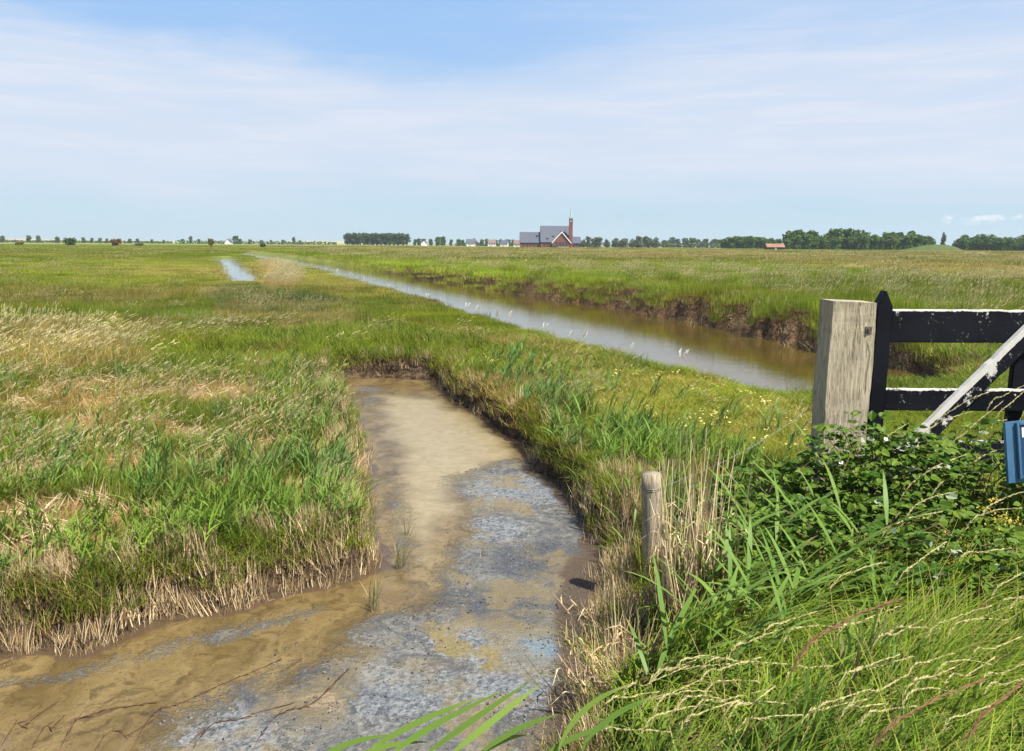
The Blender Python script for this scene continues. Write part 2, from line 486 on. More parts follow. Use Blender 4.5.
def creek_water():
    gray = GP([(452, 478), (500, 462), (540, 462), (600, 525), (610, 570), (590, 640), (560, 720), (520, 780), (130, 780), (180, 712), (240, 690),
               (300, 668), (345, 655), (352, 622), (425, 612), (440, 590), (452, 560), (470, 520)], CREEK_Z)
    strip = GP([(-80, 700), (-60, 684), (60, 668), (130, 652), (200, 630), (290, 612), (330, 602), (330, 612), (280, 630), (150, 664), (60, 686)], CREEK_Z)
    pale = GP([(380, 395), (440, 400), (505, 440), (520, 455), (470, 475), (440, 520), (425, 560), (405, 520), (400, 450)], CREEK_Z)
    grey2 = GP([(345, 384), (388, 384), (392, 400), (362, 408)], CREEK_Z)
    side = GP([(372, 470), (402, 470), (420, 500), (430, 570), (395, 575), (372, 545)], CREEK_Z)
    blue = G(637, 660, CREEK_Z); blue = G(545, 648, CREEK_Z)
    olive = GP([(430, 618), (470, 640), (505, 652), (490, 668), (455, 662), (430, 640)], CREEK_Z)
    rosy = GP([(285, 700), (330, 690), (352, 698), (345, 712), (300, 712)], CREEK_Z)
    t = NT('creek water and mud'); P = t.pos()
    wv = t.n('ShaderNodeTexNoise'); t.l(P, wv.inputs['Vector']); wv.inputs['Scale'].default_value = 3.5; wv.inputs['Detail'].default_value = 4
    warp = t.n('ShaderNodeVectorMath', operation='MULTIPLY_ADD'); t.l(wv.outputs['Color'], warp.inputs[0]); warp.inputs[1].default_value = (0.5, 0.5, 0); t.l(P, warp.inputs[2])
    WP = warp.outputs[0]
    nA = t.noise(WP, 2.2, 5, 0.6); nB = t.noise(WP, 12, 6, 0.68); nC = t.noise(P, 42, 5, 0.7); nD = t.noise(P, 95, 3, 0.65)
    flow = t.noise(t.mapv(WP, (2.2, 0.7, 1), (0, 0, R(-62))), 2.6, 6, 0.6)
    och = t.mix(t.ramp(flow, 0.28, 0.7), (0.090, 0.060, 0.020), (0.185, 0.132, 0.054))
    och = t.mix(t.math('MULTIPLY', t.ramp(nB, 0.48, 0.66), 0.75), och, (0.055, 0.036, 0.015))
    och = t.mix(t.math('MULTIPLY', t.ramp(nC, 0.54, 0.68), 0.6), och, (0.06, 0.04, 0.02))
    pal = t.mix(t.ramp(nB, 0.3, 0.7), (0.23, 0.18, 0.092), (0.31, 0.255, 0.150))
    def thr(name, amp, lo, hi, n):
        return t.ramp(t.math('ADD', t.attr(name).outputs['Fac'], t.math('MULTIPLY', t.math('SUBTRACT', n, 0.5), amp)), lo, hi)
    och = t.mix(t.math('MULTIPLY', t.ramp(nD, 0.58, 0.68), 0.5), och, (0.035, 0.024, 0.013))
    och = t.mix(t.math('MULTIPLY', t.ramp(nA, 0.55, 0.72), 0.5), och, (0.17, 0.135, 0.075))
    col = t.mix(t.math('MULTIPLY', thr('pale', 0.9, 0.3, 0.8, nA), 0.85), och, pal)
    nE = t.noise(WP, 4.6, 6, 0.66)
    scum = t.mix(t.ramp(nB, 0.34, 0.64), (0.065, 0.068, 0.070), (0.165, 0.158, 0.140))
    scum = t.mix(t.math('MULTIPLY', thr('lite', 2.2, 0.50, 0.80, t.math('ADD', t.math('MULTIPLY', nB, .5), t.math('MULTIPLY', nC, .5))), .65), scum, t.mix(t.ramp(nC, .4, .65), (0.11, 0.13, 0.155), (0.27, 0.28, 0.28)))
    scum = t.mix(t.math('MULTIPLY', thr('dark', 1.5, 0.35, 0.75, t.math('ADD', t.math('MULTIPLY', nE, .5), t.math('MULTIPLY', nC, .5))), .85), scum, t.mix(nC, (0.018, 0.022, 0.030), (0.085, 0.09, 0.10)))
    scum = t.mix(t.math('MULTIPLY', t.ramp(nC, 0.50, 0.38), .35), scum, (0.035, 0.038, 0.045))
    scum = t.mix(t.math('MULTIPLY', t.ramp(nE, 0.52, 0.68), .4), scum, (0.048, 0.052, 0.060))
    scum = t.mix(t.math('MULTIPLY', t.ramp(nC, 0.57, 0.72), .6), scum, (0.30, 0.29, 0.27))
    scum = t.mix(t.math('MULTIPLY', t.ramp(t.math('SUBTRACT', 1.0, nC), 0.53, 0.66), 0.8), scum, (0.05, 0.055, 0.065))
    scum = t.mix(t.math('MULTIPLY', t.ramp(nD, 0.60, 0.70), 0.35), scum, (0.36, 0.34, 0.31))
    scum = t.mix(t.math('MULTIPLY', t.ramp(nA, 0.47, 0.62), 0.7), scum, (0.19, 0.145, 0.065))
    scum = t.mix(t.math('MULTIPLY', t.attr('blue').outputs['Fac'], 0.6), scum, (0.16, 0.25, 0.32))
    scum = t.mix(t.math('MULTIPLY', thr('rosy', 2.2, 0.55, 0.85, nB), 0.6), scum, (0.36, 0.25, 0.16))
    gf = thr('scum', 1.8, 0.38, 0.68, t.math('ADD', t.math('MULTIPLY', nE, .55), t.math('MULTIPLY', nC, .45)))
    col = t.mix(gf, col, scum)
    col = t.mix(t.math('MULTIPLY', thr('olive', 1.8, 0.45, 0.7, nE), 0.8), col, t.mix(nC, (0.13, 0.10, 0.03), (0.26, 0.20, 0.07)))
    col = t.mix(thr('shore', 0.7, 0.35, 0.75, nB), col, (0.075, 0.05, 0.03))
    rough = t.math('ADD', 0.30, t.math('MULTIPLY', gf, 0.28))
    hh = t.math('ADD', t.math('MULTIPLY', nC, gf), t.math('MULTIPLY', flow, 0.22))
    hh = t.math('ADD', hh, t.math('MULTIPLY', nB, 0.35))
    mat = t.out(t.pbr(col, rough, 0.4, t.bump(hh, 0.7, 0.03)))
    o, me, V = water_grid('creek_water', creek, CREEK_Z, 0.045, 0.35, mat)
    x, y = V[:, 0], V[:, 1]
    def msk(p, soft): return 1 - smooth(-soft, soft, sdist(p, x, y))
    fattr(me, 'scum', np.maximum.reduce([msk(gray, 0.42), 0.62 * msk(strip, 0.14), 0.6 * msk(grey2, 0.4), 0.55 * msk(side, 0.3)]))
    fattr(me, 'pale', msk(pale, 0.5))
    fattr(me, 'olive', msk(olive, 0.2)); fattr(me, 'rosy', msk(rosy, 0.14))
    fattr(me, 'blue', np.exp(-((x - blue[0]) ** 2 + (y - blue[1]) ** 2) / 0.015))
    def spot(px, py, r): c = G(px, py, CREEK_Z); return np.exp(-((x - c[0]) ** 2 + (y - c[1]) ** 2) / r ** 2)
    fattr(me, 'dark', np.maximum.reduce([spot(540, 560, .42), spot(500, 605, .38), spot(585, 600, .3), spot(300, 690, .3), spot(460, 600, .2)]))
    fattr(me, 'lite', np.maximum.reduce([spot(520, 490, .6), spot(490, 530, .35), spot(400, 690, .35), spot(240, 735, .3), spot(510, 690, .3), spot(470, 640, .3)]))
    sc = fields(x, y)[0]
    fattr(me, 'shore', np.maximum(smooth(-0.12, 0.04, sc), smooth(.0, .3, x - .02 * y) * smooth(5.6, 4.6, y) * smooth(-.30, -.05, sc)))
creek_water()

# ------------------------------------------------------------------ plant prototypes
class BB:
    """collects ribbon blades as quads"""
    def __init__(s): s.V = []; s.F = []; s.C = []; s.n = 0
    def ribbon(s, pts, widths, side, rnd, typ=0.0, t0=0.0, t1=1.0):
        k = len(pts)
        for i, (p, wd) in enumerate(zip(pts, widths)):
            s.V.append(p - side * wd / 2); s.V.append(p + side * wd / 2)
            t = t0 + (t1 - t0) * i / (k - 1)
            s.C.append((t, rnd, typ)); s.C.append((t, rnd, typ))
            if i: s.F.append((s.n + 2 * i - 2, s.n + 2 * i - 1, s.n + 2 * i + 1, s.n + 2 * i))
        s.n += 2 * k
    def blade(s, base, h, az, lean, wd, segs=3, typ=0.0, curl=1.6, rnd=None, t0=0.0, t1=1.0):
        d = np.array([math.cos(az), math.sin(az), 0]); fa = az + random.uniform(0.6, 2.5)
        side = np.array([math.cos(fa), math.sin(fa), 0])
        pts, ws = [], []
        for i in range(segs + 1):
            t = i / segs
            pts.append(np.array(base) + d * (h * lean * t ** curl) + np.array([0, 0, h * (t - 0.28 * lean * t ** 2.4)]))
            ws.append(wd * (1 - t ** 1.8) * (0.75 + 0.25 * min(1, t * 4)) + 0.0006)
        s.ribbon(pts, ws, side, random.random() if rnd is None else rnd, typ, t0, t1)
        return pts
    def head(s, p0, d, L, n, size, rnd, droop=0.4):
        """a panicle: small spikelets round an axis"""
        d = d / np.linalg.norm(d)
        for i in range(n):
            u = i / n
            c = p0 + d * (L * u) - np.array([0, 0, droop * L * u * u * 0.5])
            a = random.uniform(0, 6.28); rad = size * 1.1 * (1 - u) ** 0.6
            off = np.array([math.cos(a) * rad, math.sin(a) * rad, random.uniform(-.3, .8) * rad])
            tip = c + off + d * size * random.uniform(1.2, 2.4)
            sd = np.cross(tip - c, np.array([random.uniform(-1, 1), random.uniform(-1, 1), 0.6])); sd /= (np.linalg.norm(sd) + 1e-9)
            mid = (c + off * 0.6 + tip) / 2
            s.ribbon([c + off * 0.35, mid, tip], [size * .25, size * .6, size * .1], sd, rnd, 1.0)
    def mesh(s, name, mat):
        me = np_mesh(name, np.array(s.V), np.array(s.F, np.int32))
        cattr(me, 'bl', np.array(s.C))
        me.materials.append(mat)
        return me

def disc(r):
    a = random.uniform(0, 6.28); q = r * math.sqrt(random.random()); return q * math.cos(a), q * math.sin(a)

MG = blade_mat('meadow grass', (0.125, 0.195, 0.012), (0.260, 0.290, 0.022), (0.070, 0.165, 0.042), (0.48, 0.34, 0.13), (0.32, 0.20, 0.075), (0.48, 0.41, 0.22))
MR = blade_mat('young reed leaves', (0.105, 0.195, 0.018), (0.230, 0.300, 0.036), (0.100, 0.205, 0.075), (0.46, 0.36, 0.17), (0.22, 0.15, 0.07), (0.46, 0.38, 0.22), trans=0.3)
MS = blade_mat('dead reed stubble', (0.20, 0.15, 0.06), (0.10, 0.08, 0.03), (0.1, 0.1, 0.04), (0.60, 0.48, 0.29), (0.36, 0.24, 0.12), (0.5, 0.4, 0.24), trans=0.15, base=(0.46, 0.38, 0.27))

def p_turf(n=46, r=0.13, h=(0.10, 0.26), wd=0.0055, lean=(0.1, 0.9)):
    b = BB()
    for _ in range(n):
        x, y = disc(r)
        b.blade((x, y, -0.01), random.uniform(*h), random.gauss(0.1, 1.5), random.uniform(*lean), wd * random.uniform(.7, 1.3), 2)
    return b
def p_long(n=42, r=0.10, h=(0.32, 0.62), wd=0.006):
    b = BB()
    for _ in range(n):
        x, y = disc(r)
        b.blade((x, y, -0.01), random.uniform(*h), random.gauss(0.0, 0.5), random.uniform(.4, 1.5), wd * random.uniform(.7, 1.3), 4)
    return b
def p_seed(ns=9, nb=18, r=0.12, h=(0.42, 0.68), hs=0.012, hl=(.08, .15)):
    b = BB()
    for _ in range(nb):
        x, y = disc(r); b.blade((x, y, -0.01), random.uniform(.2, .4), random.gauss(0, 1.0), random.uniform(.2, 1), .0055, 3)
    for _ in range(ns):
        x, y = disc(r); az = random.gauss(0, .45); hh = random.uniform(*h); rn = random.random()
        pts = b.blade((x, y, -0.01), hh, az, random.uniform(.25, .7), .003, 4, typ=0.5, rnd=rn)
        b.head(pts[-2] * .3 + pts[-1] * .7, (pts[-1] - pts[-2]), random.uniform(*hl), 12, hs, rn)
    return b
def p_reed(n=7, r=0.13, h=(0.28, 0.55), wd=0.015):
    b = BB()
    for _ in range(n):
        x, y = disc(r); hh = random.uniform(*h); rn = random.random()
        az = random.gauss(0, .5)
        st = b.blade((x, y, -0.01), hh * .85, az, random.uniform(.05, .3), .005, 3, rnd=rn)
        for k in range(6):
            t = (k + 1.0) / 6.5
            i = min(int(t * 3), 2); p = st[i] + (st[i + 1] - st[i]) * (t * 3 - i)
            la = random.gauss(0, .9) if random.random() < .75 else random.gauss(3.1, .6)
            b.blade(p, hh * random.uniform(.38, .6), la, random.uniform(.18, .75), wd * random.uniform(.7, 1.2), 3, rnd=rn, t0=.35)
    return b
def p_straw(n=34, r=0.09, h=(0.08, 0.28), wd=0.0055):
    b = BB()
    for _ in range(n):
        x, y = disc(r)
        b.blade((x, y, -0.02), random.uniform(*h), random.uniform(0, 6.28), random.uniform(0, .45), wd * random.uniform(.6, 1.4), 2, curl=1.2, typ=0.0)
    return b

_src = []
def proto(builder, n, mat, name):
    L = []
    for i in range(n):
        o = bpy.data.objects.new(name + '_source', builder().mesh(name, mat)); L.append(o); _src.append(o)
    return L
TURF = proto(p_turf, 4, MG, 'turf')
TURF_MID = proto(lambda: p_turf(150, .50, (.11, .27), .011), 3, MG, 'turf')
TURF_FAR = proto(lambda: p_turf(170, 2.2, (.12, .30), .045, (.1, .8)), 3, MG, 'turf')
SEED_MID = proto(lambda: p_seed(22, 46, .50, (.38, .62), .016, (.08, .15)), 3, MG, 'seeding_grass')
SEED_FAR = proto(lambda: p_seed(26, 40, 2.2, (.40, .66), .045, (.10, .16)), 2, MG, 'seeding_grass')
MF = blade_mat('verge grass', (0.105, 0.200, 0.012), (0.275, 0.335, 0.030), (0.095, 0.19, 0.050), (0.48, 0.38, 0.16), (0.30, 0.22, 0.09), (0.48, 0.41, 0.22), base=(.05, .075, .015), trans=.4)  # dark green base paints in the shade low between the blades
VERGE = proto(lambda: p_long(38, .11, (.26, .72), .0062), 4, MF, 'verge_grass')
LONG = proto(p_long, 3, MG, 'long_grass')
SEED = proto(p_seed, 3, MG, 'seeding_grass')
REED = proto(p_reed, 4, MR, 'reed_shoots')
STUB = proto(p_straw, 3, MS, 'stubble')

def scatter(name, label, protos, P, rot, scl, tint, pick=None):
    """one stuff object: a cloud of points that carries instanced plant meshes"""
    n = len(P)
    me = bpy.data.meshes.new(name); me.vertices.add(n); me.vertices.foreach_set('co', np.asarray(P, np.float32).ravel())
    for nm, v in (('rot', rot), ('scl', scl), ('tint', tint)):
        a = me.attributes.new(nm, 'FLOAT_VECTOR', 'POINT'); a.data.foreach_set('vector', np.asarray(v, np.float32).ravel())
    a = me.attributes.new('pick', 'INT', 'POINT'); a.data.foreach_set('value', (rng.integers(0, len(protos), n) if pick is None else pick).astype(np.int32))
    o = link(name, me); tag(o, label, kind='stuff')
    ng = bpy.data.node_groups.new(name, 'GeometryNodeTree')
    ng.interface.new_socket('Geometry', in_out='INPUT', socket_type='NodeSocketGeometry')
    ng.interface.new_socket('Geometry', in_out='OUTPUT', socket_type='NodeSocketGeometry')
    N = ng.nodes.new; Lk = ng.links.new
    gi = N('NodeGroupInput'); go = N('NodeGroupOutput')
    jn = N('GeometryNodeJoinGeometry')
    for p in reversed(protos):
        oi = N('GeometryNodeObjectInfo'); oi.inputs['Object'].default_value = p; oi.inputs['As Instance'].default_value = False
        g2 = N('GeometryNodeGeometryToInstance'); Lk(oi.outputs['Geometry'], g2.inputs[0]); Lk(g2.outputs[0], jn.inputs[0])
    ip = N('GeometryNodeInstanceOnPoints'); ip.inputs['Pick Instance'].default_value = True
    def na(nm, typ):
        q = N('GeometryNodeInputNamedAttribute'); q.data_type = typ; q.inputs[0].default_value = nm; return q.outputs[0]
    Lk(gi.outputs[0], ip.inputs['Points']); Lk(jn.outputs[0], ip.inputs['Instance'])
    Lk(na('pick', 'INT'), ip.inputs['Instance Index'])
    er = N('FunctionNodeEulerToRotation'); Lk(na('rot', 'FLOAT_VECTOR'), er.inputs[0]); Lk(er.outputs[0], ip.inputs['Rotation'])
    Lk(na('scl', 'FLOAT_VECTOR'), ip.inputs['Scale'])
    Lk(ip.outputs[0], go.inputs[0])
    md = o.modifiers.new('plants', 'NODES'); md.node_group = ng
    return o

def polar(k, r0, r1, half=45.0):
    """points whose spacing grows with distance: k metres at one metre away"""
    na = int(2 * R(half) / k); nr = int(math.log(r1 / r0) / k)
    A, L = np.meshgrid(np.arange(na), np.arange(nr))
    A = (A + rng.random(A.shape)) * k - R(half); L = np.exp((L + rng.random(L.shape)) * k) * r0
    return (L * np.sin(A)).ravel(), (L * np.cos(A)).ravel()

def pxy(x, y, z=0.0):
    """where a world point lies in the photo: used only to look up what grows there"""
    d = np.stack([x, y, np.full(np.shape(x), z)], -1) - EYE
    dz = d @ FWD
    return CX + FPX * (d @ RGT) / dz, CY - FPX * (d @ UPV) / dz

def place(x, y, zoff=0.0):
    return np.stack([x, y, height(x, y) + zoff], 1)

def inpoly(poly, x, y): return sdist(poly, x, y) < 0

# ---- zones on the ground (world polygons, surveyed from the photo)
Z_FLAT = GP([(560, 372), (660, 372), (780, 398), (840, 425), (830, 470), (700, 450), (600, 425)])          # flat yellow-flowered turf
Z_LUSH = GP([(300, 335), (400, 325), (480, 345), (500, 380), (440, 378), (330, 372), (290, 352)])            # lush green by the creek's head
Z_PALE = GP([(-60, 330), (60, 325), (130, 345), (150, 372), (60, 378), (-60, 385)])                             # bleached seed heads at left
Z_RUST = GP([(230, 300), (330, 305), (370, 330), (300, 338), (210, 320)])
Z_BLUE = GP([(215, 285), (255, 284), (330, 300), (330, 318), (240, 318), (205, 300)])
Z_DRYREED = GP([(257, 262), (272, 262), (290, 270), (296, 284), (284, 290), (266, 288), (262, 278)])
Z_FRONT = np.array([[0.30, 1.3], [0.42, 2.6], [0.48, 3.3], [0.75, 3.9], [1.2, 4.2], [1.9, 4.6], [3.2, 4.9], [6.5, 5.6], [6.5, 1.2]])

def meadow():
    x, y = polar(0.0088, 2.6, 520)
    r = np.hypot(x, y)
    sc, sn, spd = fields(x, y)
    keep = (sc > 0.12) & (sn > np.where(beyond(x, y) > -.6, (.55 + 1.0 * (fbm(x * .9, y * .9, 99, 3) - .5)) * (1 - .8 * smooth(22, 50, r)), .30)) & (spd > 0.4) & (~inpoly(Z_FRONT, x, y))
    keep &= ~((y < 5.3) & (sc < 0.5) & (x > 0) & (rng.random(len(x)) < 0.85))
    x, y, r, sc, sn, spd = (a[keep] for a in (x, y, r, sc, sn, spd))
    bey = beyond(x, y) > -1
    st = straw_amount(x, y)
    flat = inpoly(Z_FLAT, x, y); lush = inpoly(Z_LUSH, x, y); rust = inpoly(Z_RUST, x, y); blue = inpoly(Z_BLUE, x, y); pale = inpoly(Z_PALE, x, y)
    n = len(x); u = rng.random(n)
    big = fbm(x * .22, y * .22, 51, 4); med = fbm(x * 1.1, y * 1.1, 61, 3)
    lon = fbm(x * .05, y * .02, 71, 4)
    dry = np.clip(0.09 + 0.9 * (big - .5) + 0.9 * (med - .5), 0.02, 0.75)
    dry = np.where(lush, dry * .25, dry); dry = np.where(flat, dry * .6 + .12, dry); dry = np.where(rust, .38, dry)
    dry = np.where(pale, .5, dry)
    dry = np.maximum(dry, st * .9)
    # beyond the canal: green next to the bank, bleached further out
    fard = np.clip(0.05 + 0.30 * smooth(4, 40, sn) + 1.1 * (lon - .5) + .5 * (med - .5), 0.0, 0.8)
    dry = np.where(bey, fard, dry)
    far_left = (~bey) & (r > 25)
    dry = np.where(far_left, np.clip(.12 + 1.5 * (fbm(x * .03, y * .06, 81, 4) - .5), 0.02, .7), dry)
    h = 0.55 + 0.7 * (med - .3)
    h = np.where(flat, .45, h); h = np.where(lush, 1.15, h); h = np.where(bey, 1.05 + .8 * (big - .5), h)
    h = np.where(st > .4, h * .45, h); h = np.where(far_left, .7, h); h = np.where((~bey) & (sn < 3), h * .6, h); h = np.where(spd < 8, h * .5, h)
    h = h * np.clip(.55 + sc * .5, .5, 1.0)
    band = np.where(r < 16, 0, np.where(r < 75, 1, 2))
    s = np.where(band == 0, np.maximum(r * .0087 / .075, .75), np.where(band == 1, r * .0087 / .33, r * .0087 / 1.5))
    pick = np.where(band == 0, rng.integers(0, 4, n), np.where(band == 1, rng.integers(4, 7, n), rng.integers(7, 10, n)))
    hue = np.clip(0.1 + .8 * (fbm(x * .5, y * .5, 91, 3) - .45), 0, 1)
    hue = np.where(blue, .9, hue); hue = np.where(flat, 0, hue)
    br = 0.85 + .5 * (fbm(x * .8, y * .8, 95, 3) - .5) + rng.normal(0, .09, n)
    band_ = fbm(x * .012, y * .045, 97, 4)
    br = br * np.where(r > 22, .62 + .80 * band_, 1.0)
    br = np.where(flat, br * 1.25, br); br = np.where(bey, br * (1.12 + .25 * (1 - smooth(2, 14, sn))), br)
    hz = h * rng.uniform(.7, 1.3, n)
    sxy = s * rng.uniform(.8, 1.25, n)
    tl = np.where(band == 0, .08, 0.0)
    rot = np.stack([rng.normal(0, 1, n) * tl, rng.normal(0, 1, n) * tl, rng.uniform(-3.1, 3.1, n)], 1)
    tus = (rng.random(n) < .022) & (r > 9) & ~flat
    hz = np.where(tus, hz * rng.uniform(1.6, 2.3, n), hz); br = np.where(tus, br * .72, br); dry = np.where(tus, dry * .4, dry)
    tint = np.stack([dry, br, hue], 1)
    scl = np.stack([sxy, sxy, hz], 1)
    gone = (st > .5) & (u < .6)
    g = ~gone
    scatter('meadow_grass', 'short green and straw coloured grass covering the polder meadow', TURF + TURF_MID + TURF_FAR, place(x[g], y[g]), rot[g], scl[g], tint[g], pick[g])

def seeding():
    x, y = polar(0.019, 5.0, 260)
    r = np.hypot(x, y); sc, sn, spd = fields(x, y)
    bey = beyond(x, y) > -1
    pale = inpoly(Z_PALE, x, y); rust = inpoly(Z_RUST, x, y); dryr = inpoly(Z_DRYREED, x, y); flat = inpoly(Z_FLAT, x, y); lush = inpoly(Z_LUSH, x, y)
    patch = fbm(x * .35, y * .35, 131, 3)
    p = np.where(bey, .22, np.clip((patch - .46) * 2.0, 0, .4)); p = np.where(pale, .6, p); p = np.where(rust, .35, p); p = np.where(flat | lush, .06, p)
    p = np.where(dryr, 0, p)
    keep = (sc > .35) & (sn > .9) & (spd > 6) & (rng.random(len(x)) < p) & ~inpoly(Z_FRONT, x, y) & (bey | (sn > 2.0))
    x, y, r, pale, rust, bey = (a[keep] for a in (x, y, r, pale, rust, bey)); n = len(x)
    band = np.where(r < 16, 0, np.where(r < 75, 1, 2))
    s = np.where(band == 0, np.maximum(r * .019 / .2, .85), np.where(band == 1, r * .019 / .75, r * .019 / 3.2))
    pick = np.where(band == 0, rng.integers(0, 3, n), np.where(band == 1, rng.integers(3, 6, n), rng.integers(6, 8, n)))
    hz = np.where(bey, 1.0, np.where(pale, .85, .62)) * rng.uniform(.75, 1.2, n)
    tl = np.where(band == 0, .06, 0.0)
    rot = np.stack([rng.normal(0, 1, n) * tl, rng.normal(0, 1, n) * tl, rng.normal(0, .35, n)], 1)
    tint = np.stack([np.where(pale, .6, np.where(rust, .6, .25)), np.where(pale, 1.4, np.where(rust, .95, 1.0)) * rng.uniform(.85, 1.15, n), np.zeros(n)], 1)
    scatter('seeding_grass', 'taller grass with pale seed heads bending in the wind across the meadow', SEED + SEED_MID + SEED_FAR, place(x, y), rot, np.stack([s * rng.uniform(.8, 1.2, n)] * 2 + [hz], 1), tint, pick)

def reeds():
    X, Y = [], []
    x, y = polar(0.016, 2.6, 16)
    sc, sn, spd = fields(x, y)
    left = x < -0.22 * (y - 2) * 0 - 0.25 + 0.0 * y
    creek_left = (x < G(385, 500)[0] + .1) | ((y > 6) & (x < G(360, 430)[0]))
    dens = fbm(x * 1.5, y * 1.5, 151, 3)
    st = straw_amount(x, y)
    pL = np.where(sc < .9, .8, np.clip((dens - .44) * 3.2, 0, .45)) * (1 - .8 * st)
    pL = np.where(y > 7.5, pL * .45, pL); pL = np.where(y > 11, 0, pL)
    pR = np.where(sc < 1.5, np.clip(.3 + (dens - .42) * 3.2, 0, .9), np.clip((dens - .55) * 2.5, 0, .25)); pR = np.where(y > 10.5, pR * .35, pR)
    pR = np.where(inpoly(Z_FLAT, x, y), .03, pR)
    isl = (x < -0.2) & (creek_left)
    p = np.where(isl, pL, pR)
    mn = np.where((~isl) & (y < 5.6), .5, .2)
    keep = (sc > mn) & (rng.random(len(x)) < p) & ~inpoly(Z_FRONT, x, y) & (beyond(x, y) < -7)
    x, y, sc, isl = (a[keep] for a in (x, y, sc, isl)); n = len(x)
    hz = np.where(isl, .58, .62) * rng.uniform(.55, 1.2, n)
    hz = np.where(sc < .4, hz * .85, hz)
    sx = rng.uniform(.6, .9, n)
    rot = np.stack([rng.normal(0, .1, n), rng.normal(.1, .1, n), rng.normal(0, .7, n)], 1)
    hue = np.clip(.38 + 1.6 * (fbm(x * .9, y * .9, 161, 3) - .5), 0, 1)
    tint = np.stack([np.clip(.08 + .5 * (fbm(x * 2, y * 2, 171, 2) - .5), 0, .5), 1.06 + .4 * (fbm(x * 1.7, y * 1.7, 181, 2) - .5) + rng.normal(0, .08, n), hue], 1)
    scatter('reed_shoots', 'young blue-green reed shoots thick along both banks of the creek', REED, place(x, y), rot, np.stack([sx, sx, hz], 1), tint)

def stubble():
    x, y = polar(0.0085, 2.6, 16)
    sc, sn, spd = fields(x, y)
    dens = fbm(x * 5, y * 5, 191, 3)
    right = (x > 0.0) & (y < 6)
    rbk = (x > -.4) & (y >= 6) & (x > G(400, 430)[0])
    p = np.where(right, .42 * (dens > .44), np.where(rbk, .25 * (dens > .5), .85 * (dens > .36)))
    p = np.where(sc > .32, .22 * (fbm(x * 1.4, y * 1.4, 193, 3) > .52), p)
    mx = np.where(right, .9, np.where(rbk, .35, .7))
    keep = (sc > .03) & (sc < mx) & (rng.random(len(x)) < p) & ~inpoly(Z_FRONT, x, y)
    x, y, sc = x[keep], y[keep], sc[keep]; n = len(x)
    # plus straw litter on the dry openings of the left field
    x2, y2 = polar(0.011, 3.5, 14); st = straw_amount(x2, y2); s2 = fields(x2, y2)[0]
    k2 = (rng.random(len(x2)) < st * .18) & (s2 > .5); x2, y2 = x2[k2], y2[k2]; n2 = len(x2)
    # the far bank of the canal and its ragged dead edge
    x3, y3 = polar(0.010, 8, 60); s3 = fields(x3, y3)[1]
    k3 = (s3 > .1) & (s3 < 1.0) & (beyond(x3, y3) > -1.5) & (rng.random(len(x3)) < .30); x3, y3 = x3[k3], y3[k3]; n3 = len(x3)
    X = np.concatenate([x, x2, x3]); Y = np.concatenate([y, y2, y3]); N = len(X)
    tilt = np.concatenate([np.full(n, .18), np.full(n2, .95), np.full(n3, .5)])
    rot = np.stack([rng.normal(0, 1, N) * tilt, rng.normal(0, 1, N) * tilt, rng.uniform(-3, 3, N)], 1)
    hz = np.concatenate([rng.uniform(.4, .85, n), rng.uniform(.4, .9, n2), rng.uniform(.5, 1.1, n3)])
    sx = np.concatenate([rng.uniform(.55, 1.0, n), rng.uniform(.9, 1.4, n2), np.maximum(np.hypot(x3, y3) * .01 / .09, 1) * rng.uniform(.7, 1.1, n3)])
    br = np.concatenate([rng.uniform(.6, 1.35, n), rng.uniform(.8, 1.2, n2), rng.uniform(.35, .8, n3)])
    dr = np.concatenate([rng.uniform(.6, 1, n), rng.uniform(.7, 1, n2), rng.uniform(.3, .9, n3)])
    scatter('reed_stubble', 'pale dead reed stubble lining the foot of the creek banks', STUB, place(X, Y), rot, np.stack([sx, sx, hz], 1), np.stack([dr, br, np.zeros(N)], 1))

def front_grass():
    x, y = polar(0.0170, 1.45, 6.2, 52)
    sc, sn, spd = fields(x, y)
    keep = inpoly(Z_FRONT, x, y) & (sc > .25) & (fbm(x * 3.2, y * 3.2, 207, 3) + .25 * rng.random(len(x)) > .59) & ((y < 3.0 + 1.2 * np.clip(x - 1.9, 0, 1.5)) | (rng.random(len(x)) < .30))
    x, y, sc = x[keep], y[keep], sc[keep]; n = len(x)
    hz = np.clip(.75 + .5 * (fbm(x * 1.5, y * 1.5, 201, 3) - .5), .4, 1.3) * rng.uniform(.65, 1.45, n)
    hz = hz * np.clip(.45 + .5 * (x - .3), .5, .85) * np.where(y < 2.2, .75, 1.0)
    rot = np.stack([rng.normal(0, .1, n), rng.normal(.26, .14, n), rng.normal(0, .5, n)], 1)
    sx = rng.uniform(.7, 1.1, n)
    tint = np.stack([rng.uniform(.0, .22, n), rng.uniform(.75, 1.25, n), rng.uniform(0, .35, n)], 1)
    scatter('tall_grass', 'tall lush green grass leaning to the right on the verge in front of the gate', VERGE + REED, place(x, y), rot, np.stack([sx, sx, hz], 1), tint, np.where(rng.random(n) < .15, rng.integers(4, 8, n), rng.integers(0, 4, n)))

def dry_reeds():
    x, y = polar(0.010, 20, 140); sp_, sn = fields(x, y)[2], fields(x, y)[1]
    k = inpoly(Z_DRYREED, x, y) & (sp_ > .8) & (sn > .6); x, y = x[k], y[k]; n = len(x)
    r = np.hypot(x, y); s = r * .010 / .45
    rot = np.stack([np.zeros(n), np.zeros(n), rng.normal(0, .6, n)], 1)
    scatter('dry_reed_bed', 'tan bed of dead reeds between the pond and the canal', SEED_MID, place(x, y), rot, np.stack([s, s, rng.uniform(.6, .95, n)], 1),
            np.stack([np.full(n, .85), rng.uniform(1.0, 1.25, n), np.zeros(n)], 1))

